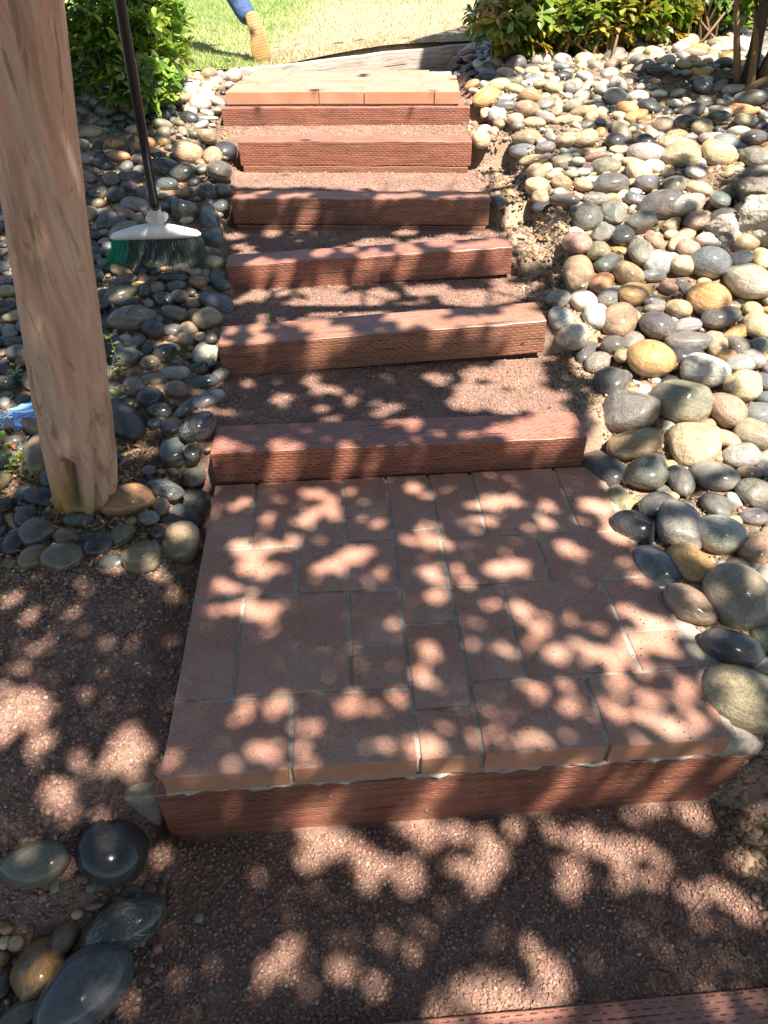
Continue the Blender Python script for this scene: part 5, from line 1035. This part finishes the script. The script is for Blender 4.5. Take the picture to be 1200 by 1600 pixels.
# ------------------------------------------------------------------ person walking away on the lawn
def build_person():
    toe = at(412, 99, 0); y0 = toe[1]; heel = at_y(392, 18, y0+.06)
    s = 1.3; root = empty('person', tuple(toe)); tag(root, 'person in blue jeans and tan soled boots walking away on the lawn', 'person')
    O = toe; skin = simple('skin', (.45, .27, .19), .5); jean = NT('denim')
    v = jean.coord(); g = jean.noise(v, 9, 5, .7); h = jean.noise(jean.coord((1, 1, .1)), 260, 2); jean.out(jean.mix(jean.mr(g, .35, .65, 0, 1), (.018, .04, .11), (.05, .11, .25)), .8, jean.bump(g, .8, .02)); jean = jean.m
    shirt = simple('grey_shirt', (.22, .23, .25), .85, (20, .5)); solem = simple('tan_rubber_sole', (.30, .175, .06), .6, (90, .3)); upm = simple('dark_shoe_upper', (.035, .035, .04), .6, (80, .4))
    def shoe(toeP, heelP, nrm, name_root):
        ax = np.array(heelP)-np.array(toeP); L = np.linalg.norm(ax); ax /= L; nrm = np.array(nrm, float); nrm -= ax*(nrm@ax); nrm /= np.linalg.norm(nrm); wd = np.cross(ax, nrm)
        prof = [(0, .018), (.03, .034), (.08, .045), (.18, .053), (.30, .055), (.42, .049), (.55, .040), (.66, .037), (.80, .041), (.92, .039), (.98, .026), (1.0, .008)]
        sh = np.empty(0)
        def P3(l, w, n): return Vector(np.array(toeP)-O+ax*l*L+wd*(w+.006*math.sin(l*3))+nrm*n)
        shoe_e = finish('shoe', bpy.data.meshes.new('shoe'), None, root); bm = bmesh.new(); rings = []
        for n_, k in ((.014, .93), (.010, 1), (-.014, 1.02), (-.018, .98)):
            rings.append([bm.verts.new(P3(l, w*k*s, n_)) for l, w in prof]+[bm.verts.new(P3(l, -w*k*s, n_)) for l, w in prof[::-1]])
        m = len(rings[0])
        for A_, B2 in zip(rings[:-1], rings[1:]):
            for k in range(m): bm.faces.new((A_[k], A_[(k+1) % m], B2[(k+1) % m], B2[k]))
        bm.faces.new(rings[0]); bm.faces.new(rings[-1][::-1]); bmesh.ops.recalc_face_normals(bm, faces=bm.faces); sm = bpy.data.meshes.new('sole'); bm.to_mesh(sm); bm.free(); sole = finish('sole', sm, solem, shoe_e, True)
        # tread lugs
        bm = bmesh.new()
        for i in range(17):
            l = .05+i*.056; w = np.interp(l, [a for a, b in prof], [b for a, b in prof])*s
            if .56 < l < .66: continue
            for j in range(-3, 4):
                x = j*.0145+(i % 2)*.007
                if abs(x) > w-.007: continue
                c = P3(l, x, .0165); q = .0048
                r = [bm.verts.new(c+Vector(ax*math.cos(a)*q+wd*math.sin(a)*q)) for a in np.linspace(0, 2*PI, 7)[:-1]]; r2_ = [bm.verts.new(v_.co+Vector(-nrm*.006)*1.0) for v_ in r]
                bm.faces.new(r)
                for k in range(6): bm.faces.new((r[k], r[(k+1) % 6], r2_[(k+1) % 6], r2_[k]))
        bm_obj('tread_lugs', bm, solem, shoe_e)
        # upper
        bm = bmesh.new(); rings = []
        for l, hgt in ((.03, .03), (.10, .05), (.22, .062), (.36, .075), (.5, .10), (.62, .13), (.78, .15), (.93, .15), (.985, .13)):
            w = np.interp(l, [a for a, b in prof], [b for a, b in prof])*.93*s; ring = []
            for k in range(11):
                a = PI*k/10; ring.append(bm.verts.new(P3(l, math.cos(a)*w*(1 if hgt < .08 else 1-.25*math.sin(a)), -.012-math.sin(a)*hgt)))
            rings.append(ring)
        for A_, B2 in zip(rings[:-1], rings[1:]):
            for k in range(10): bm.faces.new((A_[k], A_[k+1], B2[k+1], B2[k]))
        bm.faces.new(rings[0]); bm.faces.new(rings[-1][::-1])
        for A_, B2 in zip(rings[:-1], rings[1:]): bm.faces.new((A_[0], B2[0], B2[10], A_[10]))
        bm_obj('upper', bm, upm, shoe_e, smooth=True)
        return np.array(toeP)+ax*L*.80-nrm*.15
    view = CAM-toe; view /= np.linalg.norm(view)
    ank = shoe(toe+np.array([0, 0, .0]), heel, view*.9+np.array([.10, 0, -.1]), 'a')
    knee = ank+np.array([-.26, .28, .40]); hip = np.array([knee[0]+.02, knee[1]+.12, toe[2]+1.02]); hip2 = hip+np.array([-.28, .03, 0]); knee2 = hip2+np.array([-.14, .26, -.44]); ank2 = knee2+np.array([-.14, .06, -.46]); gz = toe[2]
    ank2[2] = gz+.14; shoe(np.array([ank2[0]-.02, ank2[1]+.22, gz+.02]), np.array([ank2[0], ank2[1]-.08, gz+.02]), (0, 0, -1), 'b')
    def skin_mesh(name, verts, edges, radii, mat, parent, rootv=0):
        me = bpy.data.meshes.new(name); me.from_pydata([tuple(np.array(v)-O) for v in verts], edges, []); o = finish(name, me, mat, parent)
        md = o.modifiers.new('skin', 'SKIN'); sv = me.skin_vertices[0].data
        for d, r in zip(sv, radii): d.radius = (r, r)
        sv[rootv].use_root = True; sb = o.modifiers.new('sub', 'SUBSURF'); sb.levels = 1; sb.render_levels = 2; md.use_smooth_shade = True; return o
    pel = (hip+hip2)/2+np.array([0, 0, .06]); ch = pel+np.array([0, .06, .38]); nk = ch+np.array([0, .03, .16]); hd = nk+np.array([0, .03, .20])
    # body: one continuous figure
    vs = [pel, ch, nk, hd, hd+np.array([0, .0, .10])]; es = [(0, 1), (1, 2), (2, 3), (3, 4)]; rd = [.13, .15, .055, .085, .06]
    for sx in (1, -1):
        sh_ = ch+np.array([sx*.20, 0, .06]); el = sh_+np.array([sx*.05, -.12*sx, -.30]); wr = el+np.array([0, .16, -.22]); pm = wr+np.array([0, .04, -.08]); b = len(vs)
        vs += [sh_, el, wr, pm]; es += [(1, b), (b, b+1), (b+1, b+2), (b+2, b+3)]; rd += [.06, .045, .030, .038]
        for j in range(5):
            off = np.array([0, (j-2)*.02, -.0]); ln = [.05, .075, .085, .078, .06][j]; f1 = pm+off+np.array([0, (j-2)*.006, -ln*.6]); f2 = f1+np.array([-sx*.02, 0, -ln*.45]); q = len(vs); vs += [f1, f2]; es += [(b+3, q), (q, q+1)]; rd += [.010, .008]
    for h_, k_, a_ in ((hip, knee, ank), (hip2, knee2, ank2)):
        b = len(vs); vs += [h_, k_, a_]; es += [(0, b), (b, b+1), (b+1, b+2)]; rd += [.085, .055, .04]
    skin_mesh('body', vs, es, rd, skin, root)
    vs = [pel+np.array([0, 0, .05]), pel-np.array([0, 0, .02])]; es = [(0, 1)]; rd = [.155, .165]
    for h_, k_, a_ in ((hip, knee, ank), (hip2, knee2, ank2)):
        b = len(vs); vs += [h_-np.array([0, 0, .06]), k_, k_*.5+a_*.5, a_*.97+k_*.03]; es += [(1, b), (b, b+1), (b+1, b+2), (b+2, b+3)]; rd += [.11, .085, .082, .076]
    skin_mesh('jeans', vs, es, rd, jean, root)
    vs = [pel+np.array([0, 0, .02]), pel+np.array([0, .02, .2]), ch, ch+np.array([0, .02, .10])]; es = [(0, 1), (1, 2), (2, 3)]; rd = [.165, .16, .175, .10]
    for sx in (1, -1): sh_ = ch+np.array([sx*.20, 0, .06]); b = len(vs); vs += [sh_, sh_+np.array([sx*.03, -.07*sx, -.18])]; es += [(2, b), (b, b+1)]; rd += [.075, .068]
    skin_mesh('shirt', vs, es, rd, shirt, root)
    bm = bmesh.new(); bmesh.ops.create_icosphere(bm, subdivisions=3, radius=.108)
    for v_ in bm.verts: v_.co = Vector((v_.co.x*.92, v_.co.y*1.02-.012, max(v_.co.z, -.03-.05*(v_.co.y < 0))*1.1))
    for v_ in bm.verts: v_.co += Vector(hd-O)+Vector((0, -.01, .05))
    bm_obj('hair', bm, simple('brown_hair', (.05, .03, .02), .7, (120, .8)), root, smooth=True)
    for nm, dx, dz, rr_ in (('nose', 0, .0, .014), ('ear', .088, .0, .02), ('ear', -.088, .0, .02)):
        bm = bmesh.new(); bmesh.ops.create_icosphere(bm, subdivisions=2, radius=rr_)
        for v_ in bm.verts: v_.co = Vector((v_.co.x*.6, v_.co.y, v_.co.z*1.5))+Vector(hd-O)+Vector((dx, .095 if nm == 'nose' else 0, dz))
        bm_obj(nm, bm, skin, root, smooth=True)
build_person()
